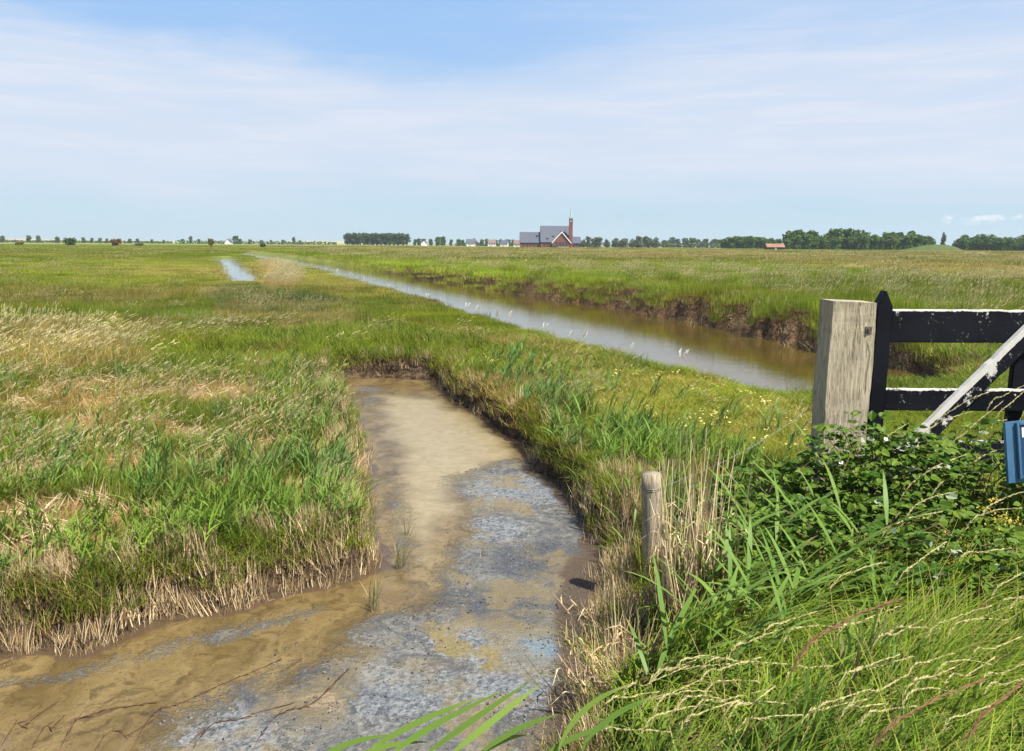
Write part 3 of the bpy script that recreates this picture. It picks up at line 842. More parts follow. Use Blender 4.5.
def flowers():
    t = NT('yellow petals'); mat = t.out(t.pbr((0.62, 0.56, 0.17), 0.6, 0.2))
    b = BB()
    for _ in range(5):
        x, y = disc(.06); z = random.uniform(.05, .1)
        for k in range(5):
            a = k * 1.257
            p = np.array([x, y, z]); d = np.array([math.cos(a), math.sin(a), .35])
            b.ribbon([p, p + d * .006, p + d * .011], [.003, .009, .004], np.array([-math.sin(a), math.cos(a), 0]), random.random())
    pr = bpy.data.objects.new('flower_source', b.mesh('flower', mat)); _src.append(pr)
    x, y = polar(.02, 4, 16); sc = fields(x, y)[0]
    k = (inpoly(Z_FLAT, x, y) & (fbm(x * 1.5, y * 1.5, 231, 3) > .40) & (rng.random(len(x)) < .3)) | (inpoly(Z_LUSH, x, y) & (fbm(x * 1.2, y * 1.2, 233, 3) > .5) & (rng.random(len(x)) < .35))
    k &= sc > .5
    x, y = x[k], y[k]; n = len(x)
    lush = inpoly(Z_LUSH, x, y)
    s = rng.uniform(.7, 1.2, n)
    scatter('yellow_flowers', 'small yellow flowers sprinkled through the short turf between creek and canal', [pr], place(x, y, np.where(lush, .15, 0.02)),
            np.stack([rng.normal(0, .2, n), rng.normal(0, .2, n), rng.uniform(-3, 3, n)], 1), np.stack([s, s, s], 1), np.zeros((n, 3)))
def debris():
    t = NT('dried silt chips'); o = t.n('ShaderNodeObjectInfo').outputs['Random']
    mat = t.out(t.pbr(t.mix(t.math('FRACT', t.math('MULTIPLY', t.attr('bl').outputs['Fac'], 7.0)), (0.03, 0.03, 0.032), (0.20, 0.185, 0.16)), .85, .2))
    pr = []
    for q in range(4):
        b = BB(); V = []; F = []; C = []
        for _ in range(7):
            x, y = disc(.09); k = random.choice((5, 6)); sz = random.uniform(.002, .0065); st = random.uniform(1, 2.2); aa = random.uniform(0, 3.1); i0 = len(V); rn = random.random(); h = random.uniform(.001, .006)
            for zz, f in ((-.004, 1), (h, .75)):
                for j in range(k):
                    a = j * 6.283 / k; u = math.cos(a) * sz * st * random.uniform(.8, 1.15) * f; v = math.sin(a) * sz * random.uniform(.8, 1.15) * f
                    V.append((x + u * math.cos(aa) - v * math.sin(aa), y + u * math.sin(aa) + v * math.cos(aa), zz)); C.append((rn, rn, rn))
            F.append(tuple(range(i0 + k, i0 + 2 * k))); F += [(i0 + j, i0 + (j + 1) % k, i0 + k + (j + 1) % k, i0 + k + j) for j in range(k)]
        me = np_mesh('chips', np.array(V), F); cattr(me, 'bl', np.array(C)); me.materials.append(mat)
        p = bpy.data.objects.new('chips_source', me); _src.append(p); pr.append(p)
    x, y = polar(.018, 2.4, 9.5); sc = fields(x, y)[0]
    gx = GP([(452, 478), (500, 462), (540, 462), (600, 525), (610, 570), (590, 640), (560, 720), (520, 780), (130, 780), (180, 712), (240, 690), (300, 668), (345, 655), (352, 622), (425, 612), (440, 590), (452, 560), (470, 520)], CREEK_Z)
    ing = sdist(gx, x, y)
    k = (sc < .0) & (rng.random(len(x)) < np.where(ing < .05, .22, .02)) & ((fbm(x * 4, y * 4, 301, 3) > .44) | (ing > .05)); x, y = x[k], y[k]; n = len(x)
    s_ = rng.uniform(.6, 1.3, n)
    scatter('mud_debris', 'small flecks of dried silt lying on the grey creek mud', pr, np.stack([x, y, np.full(n, CREEK_Z + .001)], 1), np.stack([np.zeros(n), np.zeros(n), rng.uniform(-3, 3, n)], 1), np.stack([s_] * 3, 1), np.zeros((n, 3)))
random.seed(31); debris(); random.seed(32); meadow(); seeding(); reeds(); stubble(); front_grass(); dry_reeds(); flowers()

random.seed(41)
# ------------------------------------------------------------------ the far horizon
def at(px, d, z=0.0):
    q = ray(px, 244.0); return np.array([q[0] / q[1] * d, d, z])

def leaf_cloud(lobes, n, size, seed, flat=0.55):
    """leaf clumps scattered through the outer volume of several lobes; lobes = (x,y,z,rx,ry,rz)"""
    g = np.random.default_rng(seed); V = []; F = []; C = []
    wts = np.array([l[3] * l[4] * l[5] for l in lobes]) ** .67; wts /= wts.sum()
    for li, l in enumerate(lobes):
        k = max(6, int(n * wts[li]))
        for _ in range(k):
            d = g.normal(size=3); d /= np.linalg.norm(d)
            rr = g.uniform(.55, 1.06)
            c = np.array(l[:3]) + d * rr * np.array(l[3:])
            nrm = d * flat + g.normal(size=3) * .6; nrm /= np.linalg.norm(nrm)
            a = np.cross(nrm, g.normal(size=3)); a /= np.linalg.norm(a); b = np.cross(nrm, a)
            s = size * g.uniform(.5, 1.3); base = len(V); rnd = g.random()
            for p, q in ((-.9, -.3), (-.1, -.9), (.9, -.4), (.8, .5), (0, .95), (-.8, .55)):
                V.append(c + a * s * p * g.uniform(.7, 1.1) * .6 + b * s * q * g.uniform(.7, 1.1) * .6 + nrm * s * g.uniform(-.12, .12)); C.append((.8, rnd, 0))
            F.append(tuple(range(base, base + 6)))
    return np.array(V), F, np.array(C)

def tree_mesh(kind, seed):
    g = np.random.default_rng(seed)
    H = 10.0; lobes = []
    if kind == 'round':
        for k in range(11):
            a = g.uniform(0, 6.28); q = g.uniform(.5, 2.7)
            z = g.uniform(3.2, 8.4); sh = 1 - abs(z - 5.2) / 6.5
            lobes.append((math.cos(a) * q * sh, math.sin(a) * q * sh, z, g.uniform(1.2, 2.1), g.uniform(1.2, 2.1), g.uniform(1.0, 1.7)))
        lobes.append((0, 0, 5, 2.4, 2.4, 3.2)); lobes.append((0, 0, 2.2, 2.5, 2.5, 1.6)); lobes.append((.3, 0, 1.0, 2.4, 2.4, 1.1)); n, s = 1000, .85
    elif kind == 'willow':
        for k in range(9):
            a = g.uniform(0, 6.28); q = g.uniform(.3, 2.6)
            lobes.append((math.cos(a) * q, math.sin(a) * q, g.uniform(2.4, 7.6) , g.uniform(1.0, 1.6), g.uniform(1.0, 1.6), g.uniform(1.4, 2.2)))
        lobes.append((0, 0, 4.2, 2.6, 2.6, 3.4)); lobes.append((.3, 0, 1.2, 2.4, 2.4, 1.2)); n, s = 800, .8
    elif kind == 'tall':
        for k in range(9):
            a = g.uniform(0, 6.28); q = g.uniform(.2, 1.2)
            lobes.append((math.cos(a) * q, math.sin(a) * q, 2.2 + k * .85, g.uniform(.9, 1.4), g.uniform(.9, 1.4), g.uniform(.9, 1.5)))
        n, s = 520, .75
    V, F, C = leaf_cloud(lobes, n, s, seed)
    V = V[:, :] * np.array([1, 1, H / V[:, 2].max()])
    return V, F, C, lobes, g

MTREE = blade_mat('dark tree leaves', (0.045, 0.100, 0.014), (0.105, 0.175, 0.028), (0.05, 0.1, 0.05), (0.2, 0.15, 0.08), (0.2, 0.15, 0.08), (0.3, 0.3, 0.2), instanced=False, trans=0.2)
MWIL = blade_mat('willow leaves', (0.075, 0.105, 0.050), (0.135, 0.165, 0.085), (0.05, 0.1, 0.05), (0.2, 0.15, 0.08), (0.2, 0.15, 0.08), (0.3, 0.3, 0.2), instanced=False, trans=0.25)
MPOP = blade_mat('poplar leaves', (0.045, 0.085, 0.022), (0.090, 0.135, 0.036), (0.05, 0.1, 0.05), (0.2, 0.15, 0.08), (0.2, 0.15, 0.08), (0.3, 0.3, 0.2), instanced=False, trans=0.25)
MBRN = blade_mat('copper leaves', (0.13, 0.065, 0.030), (0.21, 0.12, 0.055), (0.05, 0.1, 0.05), (0.2, 0.15, 0.08), (0.2, 0.15, 0.08), (0.3, 0.3, 0.2), instanced=False, trans=0.25)
MOLV = blade_mat('yellowing shrub leaves', (0.12, 0.12, 0.030), (0.23, 0.20, 0.060), (0.05, 0.1, 0.05), (0.2, 0.15, 0.08), (0.2, 0.15, 0.08), (0.3, 0.3, 0.2), instanced=False, trans=0.25)
BARK = simple('bark', (0.07, 0.055, 0.04), (0.16, 0.13, 0.10), 6, .9, .1, .6, .05)

def tree_proto(kind, seed, mat, name):
    V, F, C, lobes, g = tree_mesh(kind, seed)
    root = empty(name)
    me = np_mesh('crown', V, F); cattr(me, 'bl', C); link('crown', me, mat, root)
    tb = MB()
    tb.tube([(0, 0, -.3), (.05, 0, 1.2), (-.05, .05, 3.2), (.05, 0, 6.5)], [.32, .25, .19, .07], 7)
    for l in lobes[:6]:
        tb.tube([(0, 0, 1.6 + .2 * l[2]), (l[0] * .5, l[1] * .5, l[2] * .75), (l[0] * .9, l[1] * .9, l[2])], [.12, .08, .03], 5)
    tb.build('trunk', BARK, root)
    return root

_used = set()
def put_tree(pr, px, d, hpx, wide, label, cat, group=None):
    o = pr if pr.name not in _used else copy_tree(pr)
    _used.add(o.name)
    H = hpx * d / FPX
    o.location = at(px, d, -.1); o.rotation_euler = (0, 0, random.uniform(0, 6.28))
    s = H / 10.0; wide *= 1.3; o.scale = (s * wide, s * wide, s)
    tag(o, label, cat, group)
    return o

round_p = [tree_proto('round', 100 + i, MTREE, 'broadleaf_tree') for i in range(4)]
willow_p = [tree_proto('willow', 200 + i, MWIL, 'willow_tree') for i in range(3)]
pop_p = [tree_proto('tall', 300 + i, MPOP, 'poplar_tree') for i in range(3)]
small_p = [tree_proto('round', 400 + i, MTREE, 'field_tree') for i in range(2)]

# the big wood at right
wood_top = [(783, 13), (790, 15.5), (800, 17), (812, 17.5), (824, 17.8), (836, 17.4), (846, 17.8), (858, 16.5), (870, 16.3), (882, 15.5), (893, 15.8), (904, 16.5), (914, 17), (924, 14.5), (932, 12)]
def top_at(tab, px): return float(np.interp(px, [a for a, b in tab], [b for a, b in tab]))
i = 0
for row, dd in ((0, 430), (1, 452), (2, 480)):
    px = 787 + row * 3.5
    while px < 930:
        hp = top_at(wood_top, px) * random.uniform(.74, 1.14) * 1.08 * (1.0 if row else .85)
        put_tree(round_p[i % 4], px, dd + random.uniform(-8, 8), hp, random.uniform(.85, 1.15), 'dark green broadleaf tree in the wood between the barn and the grassy mound', 'tree', 'trees of the wood left of the mound')
        px += random.uniform(7.5, 11.5); i += 1
for row, dd in ((0, 440), (1, 465)):
    px = 958 + row * 4
    while px < 1085:
        hp = random.uniform(12.8, 16.8) * (1 if row else .88)
        put_tree(round_p[i % 4], px, dd + random.uniform(-8, 8), hp, random.uniform(.85, 1.15), 'dark green broadleaf tree in the wood right of the grassy mound', 'tree', 'trees of the wood right of the mound')
        px += random.uniform(6, 9.5); i += 1
put_tree(pop_p[0], 943, 490, 18.5, .5, 'thin treetop sticking up above the wood at the grassy mound', 'tree')
# dark clump left of the barn
for row, dd in ((0, 520), (1, 545)):
    px = 724 + 4 * row
    while px < 782:
        hp = top_at([(722, 10.5), (735, 12.5), (748, 13.2), (760, 11.5), (772, 10.5), (782, 9.5)], px) * random.uniform(.88, 1.06)
        put_tree(round_p[i % 4], px, dd + random.uniform(-6, 6), hp, random.uniform(.9, 1.2), 'dark tree in the clump behind the small barn with the orange roof', 'tree', 'trees behind the small barn')
        px += random.uniform(7, 10); i += 1
# grey-green willows right of the church
for px, hp in ((583, 9), (590, 11.5), (598, 10.5), (607, 9.5), (615, 10), (624, 9.5), (632, 9.5), (641, 12), (648, 12.5), (655, 11), (594, 8), (620, 8), (637, 8.5)):
    put_tree(willow_p[i % 3], px, 600 + random.uniform(-12, 25), hp * random.uniform(.93, 1.05), random.uniform(.95, 1.25), 'pale grey-green willow in the row right of the church', 'tree', 'willows right of the church'); i += 1
for px, hp in ((664, 8), (671, 10.5), (678, 9), (685, 10.8), (692, 10), (699, 8.5), (706, 9), (713, 9), (719, 8.5), (668, 7), (689, 7.5), (703, 7)):
    put_tree((willow_p if i % 2 else small_p)[i % 2], px, 690 + random.uniform(-12, 25), hp * random.uniform(.93, 1.05), random.uniform(.85, 1.15), 'small tree in the mixed row between the willows and the dark clump', 'tree', 'trees between the willows and the dark clump'); i += 1
# the trim block of poplars at left
for row, dd in ((0, 760), (1, 778)):
    px = 347.5 + 2.2 * row
    while px < 407:
        put_tree(pop_p[i % 3], px, dd + random.uniform(-3, 3), random.uniform(11.8, 12.9), random.uniform(1.0, 1.3), 'even green tree in the dense flat-topped block left of the church', 'tree', 'trees of the flat-topped block')
        px += random.uniform(3.9, 4.9); i += 1
for px, hp in ((415, 6.5), (419, 7.5), (424, 7), (431, 7), (438, 9), (443, 9.5), (451, 6.5), (459, 7), (463, 6.5), (482, 7), (487, 7.5), (496, 6.5), (501, 7.2), (508, 7), (513, 6.8)):
    put_tree(small_p[i % 2], px, 800 + random.uniform(-15, 15), hp, random.uniform(.7, 1.0), 'small dark tree among the village houses left of the church', 'tree', 'village trees left of the church'); i += 1
for px, hp in ((3, 7), (29, 7.5), (39, 7.5), (58, 6.5), (84, 6), (92, 5.5), (100, 5.5), (107, 5), (130, 5), (138, 5), (152, 4.5), (164, 4)):
    put_tree(small_p[i % 2], px, 900, hp, random.uniform(.65, .95), 'small lone tree on the far left skyline in front of the dunes', 'tree', 'small trees on the left skyline'); i += 1
for px, hp in ((191, 8), (183, 5), (199, 5), (236, 8.5), (240, 5.5), (294, 8), (283, 5), (271, 4.5), (300, 4.5), (250, 5), (262, 4.5)):
    put_tree(pop_p[i % 3] if hp == 8 else small_p[i % 2], px, 880, hp, random.uniform(.8, 1.1), 'small tree rising from the long hedge beyond the ponds', 'tree', 'small trees in the long hedge'); i += 1

def hedge(px0, px1, d, h, label, mat, name='hedge', cat='hedge'):
    a, b = at(px0, d), at(px1, d); L = np.linalg.norm(b - a); n = max(3, int(L / 4))
    g = np.random.default_rng(abs(int(px0)) + 5)
    lob = [(*(a + (b - a) * (k + .5) / n - a)[:2], h * .45, 3.2, 1.6, h * g.uniform(.4, .62)) for k in range(n)]
    V, F, C = leaf_cloud(lob, n * 40, 1.3, abs(int(px0)) + 9)
    me = np_mesh(name, V, F); cattr(me, 'bl', C)
    o = link(name, me, mat, None, a); tag(o, label, cat)
hedge(-30, 60, 900, 3.2, 'low dark hedge at the far left edge, below the dunes', MTREE)
hedge(62, 172, 905, 3.0, 'low dark hedge behind the copper-brown bush', MTREE)
hedge(176, 262, 860, 3.8, 'long dark hedge behind the yellowish shrub', MTREE)
hedge(264, 336, 860, 3.6, 'dark hedge ending at the tan dunes beyond the ponds', MTREE)
hedge(455, 520, 760, 3.0, 'low hedge in front of the village houses left of the church', MPOP)
hedge(655, 722, 660, 4.2, 'pale hedge under the mixed row of trees', MWIL)

def bush(px, d, w, h, mat, label, name='bush', trunk=False, z0=0.0):
    g = np.random.default_rng(int(px * 7)); lob = []
    for k in range(9):
        a = g.uniform(0, 6.28); q = g.uniform(.1, .34) * w
        lob.append((math.cos(a) * q, math.sin(a) * q * .7, z0 + g.uniform(.3, .72) * h, .2 * w, .2 * w, .26 * h))
    lob.append((0, 0, z0 + h * .4, .38 * w, .34 * w, .4 * h))
    V, F, C = leaf_cloud(lob, 700, .12 * h + .12, int(px * 3))
    root = empty(name, at(px, d, -.05))
    me = np_mesh('crown', V, F); cattr(me, 'bl', C); link('crown', me, mat, root)
    tb = MB()
    for k in range(4):
        a = k * 1.6; tb.tube([(.1 * math.cos(a), .1 * math.sin(a), -.1), (.12 * w * math.cos(a), .1 * w * math.sin(a), .5 * (h + z0))], [.03 * h, .012 * h], 5)
    tb.build('stem', BARK, root)
    tag(root, label, 'bush')
bush(20, 330, 4.0, 1.9, MOLV, 'small low olive bush nearest the left edge of the skyline')
bush(70, 330, 6.0, 3.3, MPOP, 'rounded green bush standing in the left field, left of the copper-brown one')
bush(116, 330, 4.6, 3.4, MBRN, 'copper-brown bush standing in the left field')
bush(211, 260, 2.4, 2.2, MOLV, 'yellowish shrub on a bare stem beside the far end of the pond', z0=.9)
bush(263, 290, 2.4, 1.7, MPOP, 'small green bush on the far bank at the end of the canal')
bush(555.5, 470, 4.0, 1.7, MPOP, 'round green bush in front of the red church gable')
bush(139, 340, 5.5, 1.2, MPOP, 'low spreading green bush right of the copper-brown one')

# dunes and mound
def ridge(name, pts, d, depth, mat):
    """pts: (photo x, height in photo pixels); a long smooth hill"""
    xs = np.linspace(pts[0][0], pts[-1][0], 90); V = []; F = []
    for p in xs:
        hm = np.interp(p, [a for a, b in pts], [b for a, b in pts]) * d / FPX
        hm *= 1 + .12 * float(fbm(np.array(p * .12), np.array(3.0), 7, 3) - .5)
        for j in range(9):
            v = j / 8; q = at(p, d + (v - .5) * depth)
            V.append((q[0], q[1], hm * math.sin(math.pi * v) - .3))
    for a in range(89):
        for j in range(8):
            F.append((a * 9 + j, a * 9 + j + 9, a * 9 + j + 10, a * 9 + j + 1))
    me = np_mesh(name, np.array(V), F, True)
    tag(link(name, me, mat), kind='structure')
DUNE = simple('dune sand and marram', (0.40, 0.34, 0.24), (0.22, 0.23, 0.12), .02, .9, .1, .1)
ridge('dunes', [(-140, 3), (-40, 4), (30, 3.2), (80, 2.6), (170, 2.2), (260, 2.2), (318, 3.4), (345, 3.0), (380, 2.6), (420, 0)], 1700, 260, DUNE)
MND = simple('mound turf', (0.045, 0.075, 0.018), (0.085, 0.10, 0.03), .35, .9, .1, .3, .2)
ridge('hill', [(893, 0), (905, 2), (920, 5), (932, 6.6), (946, 6.6), (953, 5.5), (962, 2), (972, 0)], 425, 40, MND)

# church
BRICK = simple('red brick', (0.15, 0.050, 0.042), (0.22, 0.085, 0.068), 2.0, .85, .15, .1)
SLATE = simple('grey slate roof', (0.050, 0.056, 0.080), (0.078, 0.085, 0.115), 1.2, .6, .3, .1)
WHITE = simple('white paint', (0.72, 0.72, 0.70), (0.82, 0.82, 0.80), 3, .6, .3, .02)
DARK = simple('dark window glass', (0.02, 0.025, 0.03), (0.05, 0.055, 0.06), 3, .15, .5, .02)
SPIRE = simple('pale weathered copper', (0.30, 0.34, 0.34), (0.40, 0.44, 0.44), 3, .5, .3, .02)
BUFF = simple('pale plinth', (0.45, 0.40, 0.34), (0.55, 0.50, 0.44), 2, .8, .2, .05)

def gable_roof(mb, x0, x1, y0, y1, ze, zr, over=.3, th=.25):
    """ridge along x"""
    ym = (y0 + y1) / 2
    for s, ya in ((1, y0 - over), (-1, y1 + over)):
        n = Vector((0, -(zr - ze) * s, (ym - y0 + over))).normalized() * th
        a = [(x0 - over, ya, ze - .1), (x1 + over, ya, ze - .1), (x1 + over, ym, zr), (x0 - over, ym, zr)]
        b = [(p[0], p[1] + n.y, p[2] + abs(n.z)) for p in a]
        mb.add(a + b, [(0, 1, 2, 3), (4, 5, 6, 7), (0, 1, 5, 4), (1, 2, 6, 5), (2, 3, 7, 6), (3, 0, 4, 7)])

def gable_walls(mb, x0, x1, y0, y1, ze, zr):
    ym = (y0 + y1) / 2
    vs = []
    for x in (x0, x1):
        vs += [(x, y0, -.3), (x, y1, -.3), (x, y1, ze), (x, ym, zr - .05), (x, y0, ze)]
    mb.add(vs, [(0, 1, 2, 3, 4), (9, 8, 7, 6, 5), (0, 4, 9, 5), (1, 6, 7, 2)])

def church():
    d = 500.0; k = d / FPX
    c = at(550, d); root = empty('church', c)
    X = lambda px: (px - 550) * k
    wl = MB(); gable_walls(wl, X(541), X(571.5), 0, 17, 3.2, 13.2); gable_walls(wl, X(520.5), X(541), 2, 14, 2.8, 9.3)
    wl.box(X(571.5), X(580.5), 3, 12, -.3, 2.6)
    wl.build('wall', BRICK, root)
    r = MB(); gable_roof(r, X(541), X(571), 0, 17, 3.2, 13.2); r.build('nave_roof', SLATE, root)
    r = MB(); gable_roof(r, X(520.5), X(540.4), 2, 14, 2.8, 9.3); r.build('wing_roof', SLATE, root)
    r = MB(); gable_roof(r, X(571.8), X(580.5), 3, 12, 2.6, 6.6); r.build('annex_roof', SLATE, root)
    # front gable, facing the field
    a0, a1, xm = X(551.3), X(570.3), X(561); yf = -5.0
    gw = MB(); gw.prism([(a0 + .4, -.3), (a1 - .4, -.3), (a1 - .4, 2.6), (xm, 8.9), (a0 + .4, 2.6)], yf, 4.0); gw.build('front_gable', BRICK, root)
    gr = MB(); bb = MB()
    for e in (a0, a1):
        gr.prism([(xm, 9.25), (e, 2.55), (e, 2.95), (xm, 9.65)], yf - .3, 7.5)
        bb.prism([(xm, 9.05), (e, 2.35), (e, 3.05), (xm, 9.75)], yf - .62, yf - .32)
    gr.build('gable_roof', SLATE, root); bb.build('barge_board', WHITE, root)
    for px in (555.2, 558.4, 561.5, 564.7):
        m = MB(); m.box(X(px), X(px) + 1.3, yf - .06, yf + .05, .6, 3.4); f = m.build('window', DARK, root)
        m = MB(); m.box(X(px) - .12, X(px) + 1.42, yf - .12, yf - .02, .4, .58); m.build('sill', BUFF, f)
    m = MB(); m.box(X(557), X(568), yf - .15, yf - .02, -.2, .5); m.build('plinth', BUFF, root)
    for px in (523, 526.5, 530, 533.5, 537, 543.5, 547):
        yy = 2 if px < 541 else 0
        m = MB(); m.box(X(px), X(px) + 1.2, yy - .06, yy + .05, .7, 2.3); m.build('window', DARK, root)
    for px in (573, 576, 578.5):
        m = MB(); m.box(X(px), X(px) + 1.3, 2.94, 3.05, .5, 2.2); m.build('window', DARK, root)
    for px, z in ((536.5, 6.6), (546.5, 4.9), (552.3, 6.3)):
        m = MB(); yy = (2 if px < 541 else 0) + (z - 2.9) / (6.4 if px < 541 else 10) * (6 if px < 541 else 8.5)
        m.box(X(px), X(px) + 1.2, yy - .75, yy + .4, z - .2, z + 1.0); m.build('roof_window', DARK, root)
    # slender tower with an open belfry and a needle spire
    t0, t1 = X(568.5), X(572.0); tw = MB(); yt = -1.5
    tw.box(t0, t1, yt, yt + 2.8, -.3, 14.3); tw.box(t0, t0 + .6, yt, yt + 2.8, 14.3, 16.4); tw.box(t1 - .6, t1, yt, yt + 2.8, 14.3, 16.4); tw.box(t0, t1, yt, yt + 2.8, 16.4, 17.6)
    tower = tw.build('tower', BRICK, root)
    m = MB(); m.box(t0 - .2, t1 + .2, yt - .2, yt + 3.0, 17.6, 18.6); m.build('parapet', SPIRE, tower)
    m = MB(); m.tube([((t0 + t1) / 2, yt + 1.4, 14.35), ((t0 + t1) / 2, yt + 1.4, 15.2), ((t0 + t1) / 2, yt + 1.4, 15.8)], [.5, .4, .1], 10); m.build('bell', SPIRE, tower)
    m = MB(); xm2 = (t0 + t1) / 2; ym2 = yt + 1.4
    m.tube([(xm2, ym2, 18.6), (xm2, ym2, 21.5), (xm2, ym2, 24.8)], [.75, .36, .05], 8); m.build('spire', SPIRE, tower)
    tag(root, 'red brick church with grey slate roofs, white-edged gable and thin spire', 'church')
church()

def house_proto(name, wmat, rmat):
    root = empty(name)
    m = MB(); gable_walls(m, -4, 4, 0, 7, 2.8, 6.4); m.build('wall', wmat, root)
    m = MB(); gable_roof(m, -4, 4, 0, 7, 2.8, 6.4); r = m.build('roof', rmat, root)
    m = MB(); m.box(2.2, 2.9, 3.2, 3.9, 6.2, 7.5); m.build('chimney', BRICK, r)
    for x in (-3, .3, 2.2):
        m = MB(); m.box(x, x + 1.1, -.06, .05, .9, 2.2); m.build('window', DARK, root)
    m = MB(); m.box(-1.4, -.5, -.06, .05, -.2, 2.1); m.build('door', DARK, root)
    return root
TILE = simple('brown tile roof', (0.13, 0.085, 0.075), (0.20, 0.14, 0.12), 1.5, .8, .2, .1)
h1 = house_proto('house', WHITE, SLATE); h2 = house_proto('house', BRICK, SLATE); h3 = house_proto('house', WHITE, TILE)
def put_house(h, px, d, s, rz, label, first=False):
    o = h if first else copy_tree(h)
    o.location = at(px, d); o.rotation_euler = (0, 0, rz); o.scale = (s, s, s); tag(o, label, 'house')
put_house(h1, 471, 720, .95, .12, 'grey-roofed house furthest left in the village, beside a brick one', True)
put_house(h2, 478, 735, .95, 1.4, 'red brick house showing its gable between two white village houses', True)
put_house(h3, 492, 745, .9, .1, 'white house with brown roof in the middle of the village', True)
put_house(h1, 504, 740, .85, -.1, 'small white house with grey roof nearer to the church wing')
put_house(h2, 509, 755, .9, 1.5, 'brick house with gable turned to the field, left of the church wing')
put_house(h3, 518, 560, .72, 0, 'low annexe house touching the left end of the church')
put_house(h1, 427, 790, .75, 1.55, 'small white gabled house alone among trees right of the flat-topped block')
put_house(h1, 231.5, 850, .8, 1.5, 'tiny white gabled house in the hedge beyond the pond')

def barn():
    d = 380.0; k = d / FPX; root = empty('barn', at(776, d)); root.scale = (.85, .85, .85)
    TER = simple('terracotta tiles', (0.19, 0.10, 0.065), (0.28, 0.16, 0.11), 1.0, .8, .2, .1)
    TIM = simple('tarred boards', (0.06, 0.045, 0.035), (0.12, 0.09, 0.07), 2.0, .8, .2, .1)
    m = MB(); gable_walls(m, -4.6, 4.6, 0, 5, 1.5, 3.3); m.build('wall', TIM, root)
    m = MB(); gable_roof(m, -4.6, 4.6, 0, 5, 1.5, 3.3, .5, .2); m.build('roof', TER, root)
    for x in (-3.6, -.6, 2.6):
        m = MB(); m.box(x, x + 1.2, -.08, .04, .1, 1.3); m.build('opening', WHITE if x == -.6 else DARK, root)
    tag(root, 'small dark barn with an orange tiled roof in front of the trees', 'barn')
barn()

# ------------------------------------------------------------------ gate, posts, sign
def wood_old(nm='weathered oak', k=1.0):
    t = NT(nm); o = t.obj()
    g = t.noise(t.mapv(o, (9, 9, .9)), 6, 6, 0.65, 0.4); f = t.noise(t.mapv(o, (30, 30, 1.6)), 7, 4, 0.6); b = t.noise(o, 3.5, 5, 0.6)
    c = t.mix(t.ramp(g, 0.3, 0.7), (0.27 * k, 0.225 * k, 0.155 * k), (0.47 * k, 0.41 * k, 0.30 * k))
    c = t.mix(t.math('MULTIPLY', t.ramp(f, 0.60, 0.72), 0.7), c, (0.11, 0.08, 0.055))
    c = t.mix(t.math('MULTIPLY', t.ramp(b, 0.5, 0.7), .35), c, (0.30, 0.27, 0.20))
    ck = t.ramp(t.noise(t.mapv(o, (1, 1, .12)), 22, 3, .5, .6), .60, .66)
    c = t.mix(t.math('MULTIPLY', ck, .45), c, (0.11, 0.085, 0.06))
    h = t.math('SUBTRACT', t.math('SUBTRACT', g, t.math('MULTIPLY', ck, .5)), t.math('MULTIPLY', t.ramp(f, 0.58, 0.72), .8))
    return t.out(t.pbr(c, 0.85, 0.15, t.bump(h, 0.8, 0.012)))
OAK = wood_old()
def black_paint():
    t = NT('chipped black paint'); o = t.obj()
    a = t.noise(t.mapv(o, (1.2, 1, 1)), 10, 7, 0.72, .5); b = t.noise(o, 42, 5, 0.7); big = t.noise(o, 2.2, 3)
    w_ = t.ramp(t.math('ADD', t.math('MULTIPLY', a, .55), t.math('ADD', t.math('MULTIPLY', b, .35), t.math('MULTIPLY', t.attr('wear').outputs['Fac'], .32))), 0.60, 0.66)
    c = t.mix(t.ramp(big, .3, .7), (0.005, 0.006, 0.009), (0.011, 0.012, 0.017))
    c = t.mix(w_, c, t.mix(b, (0.42, 0.40, 0.37), (0.68, 0.66, 0.62)))
    return t.out(t.pbr(c, t.math('ADD', .5, t.math('MULTIPLY', w_, .3)), 0.08, t.bump(t.math('ADD', w_, t.math('MULTIPLY', b, .3)), .4, .004)))
BLACK = black_paint()
STEEL = simple('rusty steel', (0.10, 0.09, 0.085), (0.26, 0.23, 0.20), 40, .5, .5, .2, .002)
STEEL.node_tree.nodes['Principled BSDF'].inputs['Metallic'].default_value = .7

